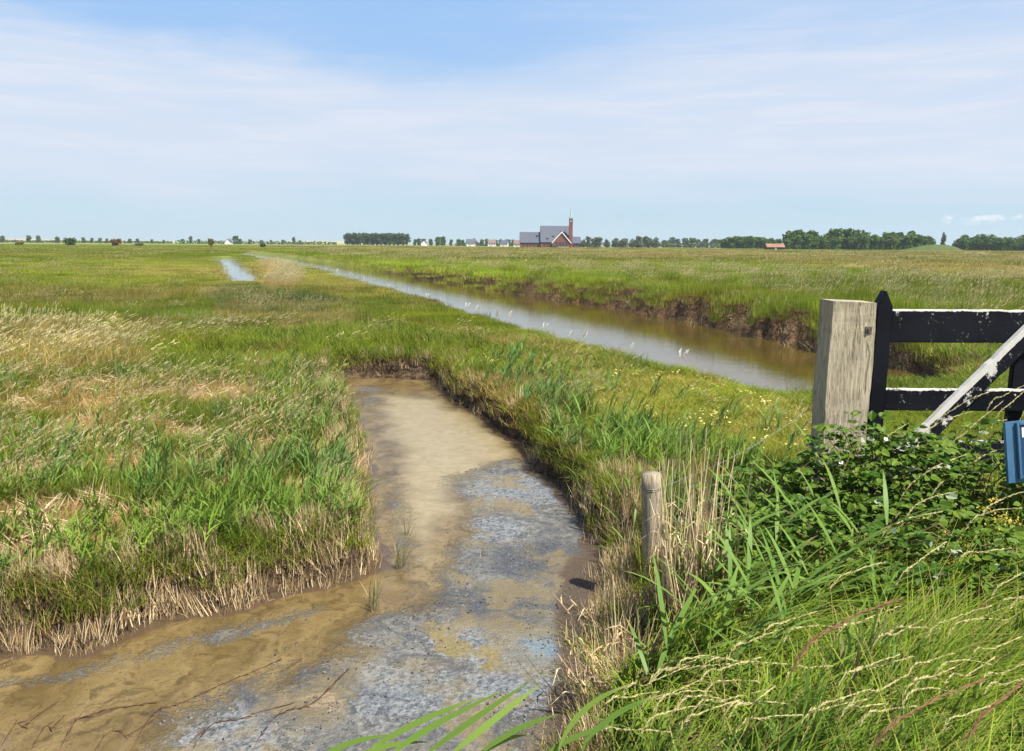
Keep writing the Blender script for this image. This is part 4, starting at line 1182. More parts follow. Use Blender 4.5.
def beam(name, p, q, width, thick, mat, parent, origin, wear=0.0, wear_top=0.0, bev=.006, up=(0, 0, 1)):
    """a plank from p to q; 'width' across (in the gate's plane), 'thick' front to back"""
    p, q = Vector(p), Vector(q); ax = (q - p).normalized(); yv = Vector((0, 1, 0)); wv = ax.cross(yv).normalized()
    if wv.z < 0: wv = -wv
    n = max(2, int((q - p).length / .05)); bm = bmesh.new(); rings = []; fr = 1 - 2 * (.016 if wear < .3 else .034) / width
    for i in range(n + 1):
        c = p + (q - p) * (i / n) - Vector(origin)
        j = random.gauss(0, .0015)
        rings.append([bm.verts.new(c + wv * (s * width / 2 + j) + yv * (u * thick / 2)) for s, u in ((-1, -1), (fr - .06, -1), (fr, -1), (1, -1), (1, 1), (fr, 1), (fr - .06, 1), (-1, 1))])
    for a, b in zip(rings, rings[1:]):
        for k in range(8): bm.faces.new((a[k], b[k], b[(k + 1) % 8], a[(k + 1) % 8]))
    bm.faces.new(rings[0]); bm.faces.new(rings[-1][::-1])
    bmesh.ops.recalc_face_normals(bm, faces=bm.faces)
    es = [e for e in bm.edges if len(e.link_faces) == 2 and e.calc_face_angle(0) > 0.6]
    bmesh.ops.bevel(bm, geom=es, offset=bev, segments=2, affect='EDGES')
    me = bpy.data.meshes.new(name); bm.to_mesh(me); bm.free()
    co = np.zeros(len(me.vertices) * 3, np.float32); me.vertices.foreach_get('co', co); co = co.reshape(-1, 3)
    rel = (co + np.array(origin) - np.array(p)) @ np.array(wv)
    fattr(me, 'wear', wear + (wear_top - wear) * (rel > width / 2 - (bev * 1.7 if wear < .3 else .036)))
    return link(name, me, mat, parent)

def gate_post():
    y0 = 5.0
    a = W(833, 302, y0); b = W(877.5, 302, y0); wd = b[0] - a[0]
    root = empty('gate_post', (float((a[0] + b[0]) / 2), y0 + wd / 2, 0))
    zt = float(a[2]); h = wd / 2; hy = h * .78
    bm = bmesh.new(); rings = []
    for i in range(29):
        z = -.35 + (zt + .35) * i / 28; ring = []
        for sx, sy in ((-1, -1), (1, -1), (1, 1), (-1, 1)):
            jx = .004 * math.sin(z * 7 + sx) + random.gauss(0, .0012); top = .012 * (-sx) * .0 if i < 28 else (.006 if sx < 0 else -.004)
            ring.append(bm.verts.new((sx * h + jx, sy * hy + (hy - h) + random.gauss(0, .0012), z + top)))
        rings.append(ring)
    for r0, r1 in zip(rings, rings[1:]):
        for k in range(4): bm.faces.new((r0[k], r0[(k + 1) % 4], r1[(k + 1) % 4], r1[k]))
    bm.faces.new(rings[0][::-1]); bm.faces.new(rings[-1])
    bmesh.ops.bevel(bm, geom=[e for e in bm.edges if len(e.link_faces) == 2 and e.calc_face_angle(0) > .6], offset=.010, segments=2, affect='EDGES')
    me = bpy.data.meshes.new('shaft'); bm.to_mesh(me); bm.free(); link('shaft', me, OAK, root)
    p = W(868.5, 330, y0) - np.array(root.location)
    m = MB(); m.box(p[0] - .021, p[0] + .021, -h - .006, -h + .004, p[2] - .022, p[2] + .022)
    pl = m.build('bolt_plate', STEEL, root, .002)
    m = MB(); m.tube([(p[0], -h - .002, p[2]), (p[0], -h - .016, p[2])], .010, 6); m.build('bolt', STEEL, pl)
    tag(root, 'thick weathered grey oak post with a small bolt plate, holding the gate', 'gate post')
gate_post()

def gate():
    yr = 5.42
    s0 = W(874.5, 330, yr); s1 = W(890, 330, yr); xs = (s0[0] + s1[0]) / 2 - .012
    root = empty('gate', (float(xs), yr, 0)); O = (float(xs), yr, 0)
    zt = W(883, 290, yr)[2]; wd = s1[0] - s0[0]
    # hinge stile with a pointed head
    m = MB(); m.prism([(-wd / 2, .08), (wd / 2, .08), (wd / 2, zt - .11), (.0, zt), (-wd / 2, zt - .11)], -.045, .045)
    o = m.build('hinge_stile', BLACK, root, .005); fattr(o.data, 'wear', np.full(len(o.data.vertices), .12))
    xa = xs + wd / 2 + .003; xe = xs + 3.3
    zr1t = W(900, 309.3, yr)[2]; zr1b = W(900, 342, yr)[2]
    beam('top_rail', (xa, yr, (zr1t + zr1b) / 2), (xe, yr, (zr1t + zr1b) / 2), zr1t - zr1b, .05, BLACK, root, O, .26, .8)
    zr2t = W(900, 388.5, yr)[2]; wd2 = .15
    beam('middle_rail', (xa, yr, zr2t - wd2 / 2), (xe, yr, zr2t - wd2 / 2), wd2, .05, BLACK, root, O, .24, .75)
    beam('bottom_rail', (xa, yr, .30), (xe, yr, .30), .15, .05, BLACK, root, O, .1, .5)
    # diagonal brace, worn pale along its upper edge, lies on the front of the rails
    yb = yr - .056
    p = W(906, 441, yb); q = W(1036, 315, yb); dv = (q - p) / np.linalg.norm(q - p)
    nv = np.array([dv[2], 0, -dv[0]]); wb = .12
    p = p + nv * wb / 2; q = q + nv * wb / 2
    p = p - dv * .12
    beam('brace', p, q, wb, .055, BLACK, root, O, .36, 1.0)
    mu = W(1022, 380, yr)[0]
    beam('upright', (mu, yr + .054, .15), (mu, yr + .054, zr1b - .01), .10, .05, BLACK, root, O, .12, .2)
    beam('upright', (xe + .055, yr, .05), (xe + .055, yr, zt - .05), .10, .09, BLACK, root, O, .12, .2)
    tag(root, 'black painted wooden field gate with chipped white-edged diagonal brace', 'gate')
gate()

def blue_sign():
    y = 4.05
    a = W(1004.5, 422.5, y); e = W(1014.5, 479, y)
    root = empty('sign_panel', (float(a[0]), y, float(a[2])))
    BL = simple('blue enamel', (0.035, 0.105, 0.20), (0.06, 0.15, 0.26), 9, .35, .5, .1, .003)
    BD = simple('dark blue enamel', (0.012, 0.035, 0.10), (0.02, 0.05, 0.13), 9, .3, .5, .1, .003)
    wht = simple('scuffed white label', (0.62, 0.64, 0.66), (0.78, 0.79, 0.80), 30, .5, .3, .05, .001)
    L = float(a[2] - e[2]) + .02; w_ = .42
    m = MB(); m.box(0, w_, 0, .02, -L, 0); m.build('backing', BL, root, .003)
    m = MB()
    for x0, x1, z0, z1 in ((.052, .068, -L + .02, -.004), (w_ - .068, w_ - .052, -L + .02, -.004), (.068, w_ - .068, -.020, -.004), (.068, w_ - .068, -L + .02, -L + .036)):
        m.box(x0, x1, -.016, .001, z0, z1)
    m.build('raised_rim', BL, root, .003)
    m = MB(); m.box(.069, w_ - .069, -.004, .001, -L + .037, -.021); m.build('face', BD, root)
    m = MB(); m.box(.082, w_ - .082, -.0065, -.0035, -.085, -.032); m.build('label_plate', wht, root)
    m = MB(); m.box(w_ / 2 - .03, w_ / 2 + .03, .021, .07, -1.05, -.03); m.build('support_post', OAK, root, .004)
    root.rotation_euler = (R(-6), R(-6), 0)
    tag(root, 'blue panel with a raised rim and white patch leaning in the grass below the gate', 'sign')
blue_sign()

def stake():
    top = G(655, 565, -.05); y = float(top[1])
    base = Vector((float(top[0]), y, 0)); root = empty('wooden_stake', base)
    t = W(651, 473, y + .02); zt = float(t[2]); dx = float(t[0]) - base.x; r = 11.2 * y / FPX * .90
    m = MB(); P = []; Q = []
    for i in range(12):
        u = i / 11; P.append((dx * u, .02 * u, -.3 + (zt + .3) * u)); Q.append(r * (1.04 - .06 * u + random.uniform(-.012, .012)))
    m.tube(P, Q, 14)
    PINE = wood_old('weathered pine', .8)
    m.build('shaft', PINE, root, .003, True)
    m = MB()
    for k, zz in ((0, zt - .075), (1, zt - .084)):
        m.tube([(dx * .92 + (r + .003) * math.cos(a), .02 + (r + .003) * math.sin(a), zz + .004 * math.sin(a)) for a in np.linspace(0, 6.28, 17)], .0018, 5, cap=False)
    m.build('wire_loop', STEEL, root)
    tag(root, 'short round wooden stake bound with wire among dry reeds beside the creek', 'stake')
    # single strand running on to the gate post
    a = Vector((base.x + dx * .92 + r, y + .02, zt - .08)); b = Vector(W(828, 409, 5.14)); b.x = 1.95 if b.x > 1.95 else b.x
    m = MB(); pts = []
    for i in range(15):
        u = i / 14; p = a.lerp(b, u); p.z -= .05 * 4 * u * (1 - u); pts.append(p)
    m.tube(pts, .0022, 5); o = m.build('fence_wire', STEEL)
    tag(o, 'thin slack wire running from the round stake to the oak gate post', 'wire')
stake()

random.seed(43)
# ------------------------------------------------------------------ plants one can point at
MR1 = blade_mat('reed leaf', (0.095, 0.19, 0.022), (0.22, 0.31, 0.05), (0.110, 0.205, 0.075), (0.45, 0.34, 0.17), (0.25, 0.17, 0.08), (0.46, 0.38, 0.22), instanced=False, dry=.02, blue=.25, trans=.35, rough=.38)
MDRY = blade_mat('dead reed stalk', (0.5, 0.38, 0.2), (0.5, 0.38, 0.2), (.5, .4, .2), (0.66, 0.55, 0.35), (0.48, 0.33, 0.17), (0.50, 0.34, 0.16), instanced=False, dry=1.0, trans=.15, base=(.36, .24, .12))
MSEED = blade_mat('pale seed head', (0.10, 0.17, 0.03), (0.19, 0.24, 0.05), (.1, .2, .05), (0.5, 0.4, 0.2), (0.4, 0.3, 0.15), (0.50, 0.43, 0.22), instanced=False, trans=.3, base=(.1, .16, .04))
MSEED2 = blade_mat('reddish seed head', (0.10, 0.15, 0.03), (0.20, 0.18, 0.05), (.1, .2, .05), (0.4, 0.3, 0.15), (0.3, 0.2, 0.1), (0.20, 0.115, 0.060), instanced=False, trans=.2, base=(.1, .14, .04))
MDARK = blade_mat('dark rusty panicle', (0.16, 0.10, 0.04), (0.16, 0.08, 0.04), (.1, .2, .05), (0.2, 0.1, 0.06), (0.14, 0.07, 0.04), (0.085, 0.045, 0.030), instanced=False, dry=1, trans=.1, base=(.12, .07, .04))

def reed_mesh(h, leaves, lw, ll, az0=0.0, spread=.8):
    b = BB(); rn = random.random(); az = random.gauss(az0, .3)
    st = b.blade((0, 0, -.03), h, az, random.uniform(.12, .4), .008, 5, rnd=rn)
    st2 = []
    for k in range(leaves):
        t = .15 + .83 * k / leaves; i = min(int(t * 5), 4); p = st[i] + (st[i + 1] - st[i]) * (t * 5 - i)
        la = random.gauss(az0, spread * .8) if k % 4 else random.gauss(az0 + 2.6, .7)
        L = ll * random.uniform(.65, 1.15)
        d = np.array([math.cos(la), math.sin(la), 0]); side = np.array([-math.sin(la), math.cos(la), random.uniform(-.3, .3)])
        rise = random.uniform(.5, 1.25); pts = []; ws = []
        for j in range(7):
            u = j / 6; pts.append(p + d * (L * u * (1.0 - .1 * u)) * .8 + np.array([0, 0, L * (rise * u - .34 * u * u)]))
            ws.append(lw * (0.35 + 2.6 * u) if u < .25 else lw * (1 - ((u - .25) / .75) ** 1.7) + .0008)
        b.ribbon(pts, ws, side, rn * .6 + random.random() * .4, 0, .4, 1)
    return b

protos = []
for k in range(5):
    protos.append(reed_mesh(random.uniform(.55, .8), 9, .025, .42).mesh('reed_plant', MR1))
def put_reed(px, py, k, s, rz, label, group):
    g = G(px, py, 0); o = bpy.data.objects.new('reed_plant', protos[k % 5]); COL.objects.link(o)
    o.location = (g[0], g[1], float(height(np.array([g[0]]), np.array([g[1]]))[0])); o.rotation_euler = (0, random.uniform(.0, .18), rz); o.scale = (s, s, s)
    tag(o, label, 'reed', group)
spots = [(672, 602), (690, 625), (706, 600), (716, 640), (728, 612), (742, 650), (750, 610), (762, 630), (770, 665), (785, 640), (700, 655), (732, 672), (798, 615), (680, 575), (722, 585), (756, 690), (690, 690), (745, 585), (765, 575), (790, 592), (812, 640), (830, 610), (715, 705), (650, 690), (820, 575), (845, 600), (775, 545), (735, 548), (860, 640)]
for k, (px, py) in enumerate(spots):
    put_reed(px, py, k, random.uniform(.62, .95), random.gauss(0, .45), 'broad-leaved green reed bending right beside the dry stalks at the round stake', 'reeds right of the round stake')
for k, (px, py) in enumerate([(596, 492), (607, 505), (588, 478), (616, 520), (600, 470), (624, 500), (566, 462), (578, 448), (548, 440), (632, 470), (610, 450)]):
    put_reed(px, py, k + 2, random.uniform(.5, .68), random.gauss(0, .8), 'bluish reed on the bank just left of the round stake', 'reeds left of the round stake')

def leaf_arc(b, p0, p1, width, sag, rn):
    p0, p1 = np.array(p0), np.array(p1); d = p1 - p0; side = np.cross(d, np.array([0, -.5, 1.0])); side /= np.linalg.norm(side); pts = []; ws = []
    for j in range(9):
        u = j / 8; pts.append(p0 + d * u + np.array([0, 0, sag * 4 * u * (1 - u)])); ws.append(width * min(1, .45 + 2.2 * u) * (1 - max(0, (u - .3) / .7) ** 1.8) + .001)
    b.ribbon(pts, ws, side, rn, 0, .4, 1)

def near_reeds():
    sets = [((440, 800), [(372, 748, 425, 719, 484, 696), (395, 751, 440, 722, 505, 690), (430, 751, 480, 715, 534, 679)]),
            ((500, 810), [(455, 751, 500, 715, 541, 684), (483, 751, 520, 728, 560, 714), (470, 760, 505, 740, 530, 735)]),
            ((560, 800), [(560, 745, 590, 705, 637, 683), (585, 742, 620, 712, 665, 694), (545, 755, 580, 735, 622, 724)]),
            ((330, 840), [(300, 775, 345, 745, 400, 735), (340, 770, 380, 748, 430, 742)])]
    lab = ['green reed at the bottom edge with three blades reaching over the grey mud', 'green reed at the bottom edge in front of the blue-grey mud, second of three',
           'bright green reed where the grey mud meets the verge at the bottom edge', 'small reed tip peeping over the bottom edge, lowest of the near reeds']
    for (rp, L), lb in zip(sets, lab):
        b = BB(); y = 2.02; base = W(rp[0], rp[1], 1.9); base[2] = max(-.3, -.3)
        root = np.array([base[0] - .05, 1.85, -.32])
        for (ax, ay, mx, my, tx, ty) in L:
            p0 = W(ax, ay, y - .02); pm = W(mx, my, y + .05); p1 = W(tx, ty, y + .14)
            rn = random.random()
            pts = []; ws = []
            for j in range(11):
                u = j / 10; q = (1 - u) ** 2 * p0 + 2 * u * (1 - u) * (2 * pm - (p0 + p1) / 2) + u * u * p1; pts.append(q)
                ws.append(.019 * min(1, .5 + 2 * u) * (1 - max(0, (u - .35) / .65) ** 1.8) + .001)
            d = p1 - p0; side = np.cross(d, FWD); side /= np.linalg.norm(side); side = side + FWD * random.uniform(-.5, .2)
            b.ribbon([root, (root + p0) / 2 + np.array([-.02, 0, .04])] + pts, [.006, .008] + ws, side, rn, 0, .4, 1)
        o = link('reed_plant', b.mesh('reed_plant', MR1)); tag(o, lb, 'reed', 'near reeds at the bottom edge')
near_reeds()

def dry_clump(px, py, n, h, fan, label, z=-.05, lean=0.0):
    b = BB(); g = G(px, py, z)
    for _ in range(n):
        x, y = disc(.13); hh = random.uniform(.45, 1) * h; az = random.uniform(0, 6.28); rn = random.random()
        d = np.array([math.cos(az) * fan * random.random() + lean, math.sin(az) * fan * .6 * random.random(), 1.0]); d /= np.linalg.norm(d)
        p = np.array([x, y, -.05]); sd = np.array([random.uniform(-1, 1), random.uniform(-1, 1), 0]); sd /= np.linalg.norm(sd)
        wd = random.uniform(.004, .0075)
        bend = np.array([random.gauss(0, .04), random.gauss(0, .03), -.01]) * h
        b.ribbon([p, p + d * hh * .5 + bend, p + d * hh], [wd, wd * .9, wd * .4], sd, rn)
        if random.random() < .35:
            q = p + d * hh * .6 + bend * .8; la = random.uniform(0, 6.28)
            b.ribbon([q, q + np.array([math.cos(la) * .05, math.sin(la) * .05, .02]), q + np.array([math.cos(la) * .12, math.sin(la) * .1, -.03])], [.008, .007, .001], np.array([-math.sin(la), math.cos(la), 0]), rn)
    o = link('dry_reed_clump', b.mesh('dry_reed_clump', MDRY)); o.location = (g[0], g[1], float(height(np.array([g[0]]), np.array([g[1]]))[0]))
    tag(o, label, 'dry reeds', 'clumps of dead reed stalks near the stake')
dry_clump(682, 614, 80, 1.0, .26, 'tall upright clump of straw-coloured stalks hiding the foot of the round stake')
dry_clump(628, 640, 46, .55, .5, 'straw-coloured stalks fanning out between the round stake and the creek', lean=-.15)
dry_clump(610, 675, 90, .42, .95, 'low splayed clump of bleached stalks on the mud below the round stake', z=-.15)
dry_clump(705, 615, 45, .9, .3, 'sparse dry stalks mixed into the green reeds right of the stake')
dry_clump(600, 600, 44, .30, .8, 'dead stalks flopping over the bare mud slope left of the stake', z=-.2, lean=-.2)
dry_clump(590, 640, 50, .26, 1.0, 'bleached broken stalks at the water line of the right bank', z=-.25, lean=-.1)
dry_clump(575, 560, 34, .22, .6, 'short broken dry stalks on the muddy bank left of the stake', z=-.2)

def tuft(px, py, n, h, label, mat, z=CREEK_Z, name='reed_tuft', lean=.2):
    b = BB(); g = G(px, py, z)
    for _ in range(n):
        x, y = disc(.03); b.blade((x, y, -.02), random.uniform(.5, 1) * h, random.gauss(0, 1.3), random.uniform(.0, .5) + lean * .3, .0045, 3)
    o = link(name, b.mesh(name, mat)); o.location = (g[0], g[1], z); tag(o, label, 'grass tuft', 'tufts standing in the creek')
MTUFT = blade_mat('thin tuft', (0.12, 0.15, 0.06), (0.22, 0.23, 0.10), (.1, .2, .05), (0.5, 0.4, 0.22), (0.4, 0.3, 0.16), (.5, .4, .25), instanced=False, dry=.35, trans=.25, base=(.2, .15, .09))
tuft(373, 611, 20, .30, 'thin tuft of young reed standing alone in the brown creek water', MTUFT)
tuft(399, 568, 26, .26, 'thin spiky tuft at the tip of the left bank beside the water', MTUFT)
tuft(407, 535, 16, .2, 'short tuft in the grey shallows by the left bank', MTUFT)
tuft(484, 556, 6, .12, 'tiny pale shoots in the middle of the grey mud', MTUFT)

random.seed(44)
# near panicles hanging over the creek at bottom left
def panicle(name, root, pts, mat, n, size, label, group, cat, stem_w=.0035):
    b = BB(); root = np.array(root); rn = random.random(); P = [np.array(p) for p in pts]
    ctrl = [root] + P; curve = []
    for i in range(len(ctrl) - 1):
        p0 = ctrl[max(i - 1, 0)]; p1 = ctrl[i]; p2 = ctrl[i + 1]; p3 = ctrl[min(i + 2, len(ctrl) - 1)]
        for j in range(6):
            t = j / 6; curve.append(.5 * ((2 * p1) + (-p0 + p2) * t + (2 * p0 - 5 * p1 + 4 * p2 - p3) * t * t + (-p0 + 3 * p1 - 3 * p2 + p3) * t ** 3))
    curve.append(P[-1])
    o = empty(name, root)
    sb = BB(); sd = np.cross(P[-1] - root, FWD); sd /= np.linalg.norm(sd)
    sb.ribbon([c - root for c in curve], [stem_w * (1 - .6 * i / len(curve)) for i in range(len(curve))], sd, rn, .0)
    sb.ribbon([c - root for c in curve], [stem_w * (1 - .6 * i / len(curve)) for i in range(len(curve))], FWD * .99, rn, .0)
    link('stem', sb.mesh('stem', mat), None, o)
    hb = BB(); hc = curve[-(6 * (len(P) - 1) + 1):]; m = len(hc) - 1
    for i in range(n):
        u = (i + random.random()) / n; f = u * m; k = min(int(f), m - 1); c = hc[k] + (hc[k + 1] - hc[k]) * (f - k); d = hc[k + 1] - hc[k]; d = d / np.linalg.norm(d)
        side = random.choice((-1, 1)); off = np.cross(d, FWD) * side * random.uniform(.2, 1.0) + FWD * random.uniform(-.7, .7)
        tip = c + (d * random.uniform(1.2, 2.2) + off * random.uniform(.4, .9) * (1 - .6 * u)) * size
        sdv = np.cross(tip - c, np.array([random.uniform(-1, 1), random.uniform(-1, 1), random.uniform(-1, 1)])); sdv /= np.linalg.norm(sdv) + 1e-9
        hb.ribbon([c - root, (c + tip) / 2 - root, tip - root], [size * .14, size * .32, size * .06], sdv, rn, 1.0)
    hb.ribbon([c - root for c in hc], [size * .16] * len(hc), sd, rn, 1.0)
    link('seed_head', hb.mesh('seed_head', mat), None, o)
    tag(o, label, cat, group)
for k, (a, lb) in enumerate([([(60, 748), (91, 715), (152, 703)], 'dark forked grass panicle nodding over the ochre water at bottom left'),
          ([(137, 738), (186, 701), (281, 660)], 'long thin reddish panicle stretching furthest across the creek'),
          ([(193, 748), (243, 718), (290, 704)], 'olive-brown panicle over the grey mud patch near the bottom edge'),
          ([(257, 741), (313, 703), (345, 672)], 'rusty panicle leaning over the pinkish mud patch'),
          ([(32, 748), (52, 728), (62, 718)], 'short dark panicle near the bottom left corner'),
          ([(2, 745), (25, 725), (55, 704)], 'brown panicle entering at the left edge over the water'),
          ([(95, 750), (128, 735), (150, 722)], 'small dark panicle below the forked one')]):
    P = [W(x, y, 2.25 + .06 * j) for j, (x, y) in enumerate(a)]
    panicle('grass_panicle', (P[0][0] - .16, 1.95, -.34), P, MDARK, 40 if k in (0, 2, 3) else 24, .0135, lb, 'dark panicles over the creek', 'grass stalk', .0022)

# seed heads in the tall grass of the verge
def verge_heads():
    for a, lb in (([(790, 675), (838, 625), (899, 600)], 'tall rusty-brown seed spike furthest left of the three in the verge'),
              ([(872, 748), (925, 705), (982, 680)], 'rusty-brown seed spike at the bottom right in the verge, middle of the three'),
              ([(966, 742), (995, 705), (1024, 682)], 'rusty-brown seed spike at the bottom right corner of the verge')):
        P = [W(x, y, 2.02 + .08 * j) for j, (x, y) in enumerate(a)]
        panicle('grass_panicle', (P[0][0] - .2, 1.9, 0), P, MSEED2, 170, .014, lb, 'rusty seed spikes in the verge', 'grass stalk', .004)
    hand = [((651, 683), (690, 668), (727, 664)), ((700, 670), (745, 662), (784, 664)), ((786, 679), (810, 668), (832, 666)), ((587, 742), (630, 730), (668, 732)),
            ((601, 712), (630, 697), (657, 692)), ((913, 692), (935, 676), (953, 668)), ((968, 661), (995, 648), (1020, 637)), ((896, 585), (918, 562), (944, 543)),
            ((958, 562), (985, 552), (1010, 548)), ((850, 705), (880, 690), (905, 676)), ((925, 640), (955, 618), (990, 606)), ((812, 720), (838, 700), (868, 690)),
            ((885, 640), (915, 628), (940, 629)), ((760, 640), (785, 622), (815, 612)), ((690, 715), (725, 700), (765, 690)), ((940, 735), (965, 715), (990, 706)),
            ((990, 600), (1010, 580), (1030, 570)), ((830, 590), (858, 570), (885, 562)), ((640, 735), (670, 712), (705, 705)), ((735, 735), (765, 718), (800, 715)),
            ((980, 520), (1000, 500), (1030, 490)), ((930, 500), (950, 478), (985, 470)), ((875, 470), (885, 440), (905, 425)), ((905, 520), (925, 500), (955, 492)), ((985, 415), (1005, 395), (1030, 383)), ((955, 440), (975, 425), (1005, 420)), ((910, 455), (935, 425), (970, 412)), ((940, 460), (968, 430), (1002, 402)), ((925, 440), (960, 405), (1000, 388)), ((990, 430), (1012, 402), (1040, 380)), ((900, 500), (930, 470), (965, 455)), ((960, 480), (985, 455), (1015, 446)), ((880, 540), (905, 520), (940, 512)), ((965, 530), (990, 512), (1020, 508)), ((1000, 455), (1015, 430), (1030, 400))]
    for _ in range(30):
        x, y = random.uniform(600, 1010), random.uniform(600, 740)
        if y < 700 - (x - 600) * .35: y = random.uniform(660, 740)
        hand.append(((x, y), (x + 24, y - random.uniform(10, 22)), (x + random.uniform(45, 65), y - random.uniform(12, 34))))
    for a in hand:
        yy = float(np.interp(a[0][1], [390, 480, 560, 640, 700, 745], [4.7, 4.3, 3.3, 2.55, 2.2, 2.0]))
        P = [W(x, y, yy + .07 * j) for j, (x, y) in enumerate(a)]
        panicle('grass_panicle', (P[0][0] - .22 * min(1, P[0][2] + .3), yy - .1, 0), P, MSEED, 105, .0088 if yy < 3 else .011, 'pale straw-coloured seed head nodding to the right in the tall verge grass', 'pale seed heads in the verge', 'grass stalk', .003)
verge_heads()

random.seed(45)
# bramble
MBR = blade_mat('bramble leaves', (0.036, 0.090, 0.010), (0.135, 0.205, 0.028), (.06, .1, .03), (0.3, 0.2, 0.1), (0.2, 0.13, 0.06), (0.33, 0.39, 0.25), instanced=False, trans=.3, base=(.05, .1, .02), rough=.42)
CANE = simple('bramble cane', (0.10, 0.085, 0.04), (0.20, 0.12, 0.07), 20, .7, .2, .1, .002)
def leaflet(V, F, C, c, d, n, L, rnd, typ):
    d = d / np.linalg.norm(d); s = np.cross(n, d); s /= np.linalg.norm(s) + 1e-9; n = np.cross(d, s)
    b = len(V)
    prof = ((0, 0), (.18, .26), (.45, .38), (.75, .25), (1, 0))
    for u, w_ in prof:
        V.append(c + d * (L * u) - n * (L * .16 * u * u))
        if 0 < u < 1:
            V.append(c + d * (L * u) + s * (L * w_) + n * (L * .10) - n * (L * .16 * u * u)); V.append(c + d * (L * u) - s * (L * w_) + n * (L * .10) - n * (L * .16 * u * u))
    k = len(V) - b; C += [(.6, rnd, typ)] * k
    m0, m1, r1, l1, m2, r2, l2, m3, r3, l3, m4 = range(b, b + 11)
    F += [(m0, m1, r1), (m0, l1, m1), (m1, m2, r2, r1), (m1, l1, l2, m2), (m2, m3, r3, r2), (m2, l2, l3, m3), (m3, m4, r3), (m3, l3, m4)]

def bramble(c, rx, ry, h, n, label, nflow, lf=1.0):
    root = empty('bramble_bush', (c[0], c[1], 0)); cane = MB(); tips = []
    for _ in range(22):
        a = random.uniform(0, 6.28); q = random.uniform(.4, 1.0)
        x1, y1 = math.cos(a) * rx * q, math.sin(a) * ry * q; hh = h * random.uniform(.6, 1.02) * (1 - .35 * q * q)
        p0 = (x1 * .2, y1 * .2, -.05); pts = [p0, (x1 * .45, y1 * .45, hh * .75), (x1 * .8, y1 * .8, hh), (x1 * 1.1, y1 * 1.1, hh * .8)]
        cane.tube(pts, [.005, .0045, .0035, .002], 5)
    cane.build('cane', CANE, root)
    V, F, C = [], [], []
    for _ in range(n):
        a = random.uniform(0, 6.28); q = math.sqrt(random.random()); top = h * (1 - .55 * q ** 2.4) * (.82 + .35 * float(vnoise(np.array(c[0] * 3 + math.cos(a) * q * 4), np.array(c[1] * 3 + math.sin(a) * q * 4), 5)))
        z = top * (1 - .6 * random.random() ** 1.7)
        p = np.array([math.cos(a) * rx * q, math.sin(a) * ry * q, z])
        out = np.array([math.cos(a) * q + random.gauss(.1, .5), math.sin(a) * q + random.gauss(-.2, .5), random.uniform(-.35, .5)])
        rn = random.random(); typ = 1.0 if random.random() < .022 else 0.0
        nrm = np.array([random.gauss(0, .45), random.gauss(-.2, .45), 1.0]); L = random.uniform(.032, .066) * lf
        for da in (0, 1.15, -1.15):
            ca, sa = math.cos(da), math.sin(da); dd = np.array([out[0] * ca - out[1] * sa, out[0] * sa + out[1] * ca, out[2]])
            leaflet(V, F, C, p + dd / np.linalg.norm(dd) * .012, dd, nrm, L * (1 if da == 0 else .8), rn, typ)
    me = np_mesh('leaves', np.array(V), F); cattr(me, 'bl', np.array(C)); link('leaves', me, MBR, root)
    PET = simple('bramble petals', (0.70, 0.68, 0.62), (0.80, 0.78, 0.74), 20, .7, .2, .02)
    for _ in range(nflow):
        a = random.uniform(3.3, 6.1); q = random.uniform(.2, .9); z = h * (1 - .5 * q * q) * random.uniform(.8, 1.0); m = MB()
        for k in range(5):
            t = k * 1.257 + a; d = Vector((math.cos(t), math.sin(t), .25)); s = Vector((-math.sin(t), math.cos(t), 0))
            m.add([d * .003, d * .008 + s * .006, d * .014, d * .008 - s * .006], [(0, 1, 2, 3)])
        b = m.build('blossom', PET, root); b.location = (math.cos(a) * rx * q, math.sin(a) * ry * q, z); b.rotation_euler = (random.uniform(.2, .9), random.uniform(-.5, .5), 0)
    tag(root, label, 'bramble bush', 'bramble bushes at the gate')
bramble((1.62, 4.35), .62, .42, .50, 520, 'leafy bramble low in front of the left side of the oak post', 2)
bramble((2.08, 4.42), .55, .42, .74, 640, 'tallest dark green bramble covering the foot of the oak post', 3)
bramble((2.62, 4.45), .60, .45, .66, 440, 'bramble under the diagonal brace of the gate', 2)
bramble((1.75, 3.75), .85, .45, .46, 560, 'shaded bramble in the hollow between the reeds and the tall grass', 1, 1.05)
bramble((3.15, 4.2), .55, .45, .50, 330, 'bramble beside the blue panel', 2)

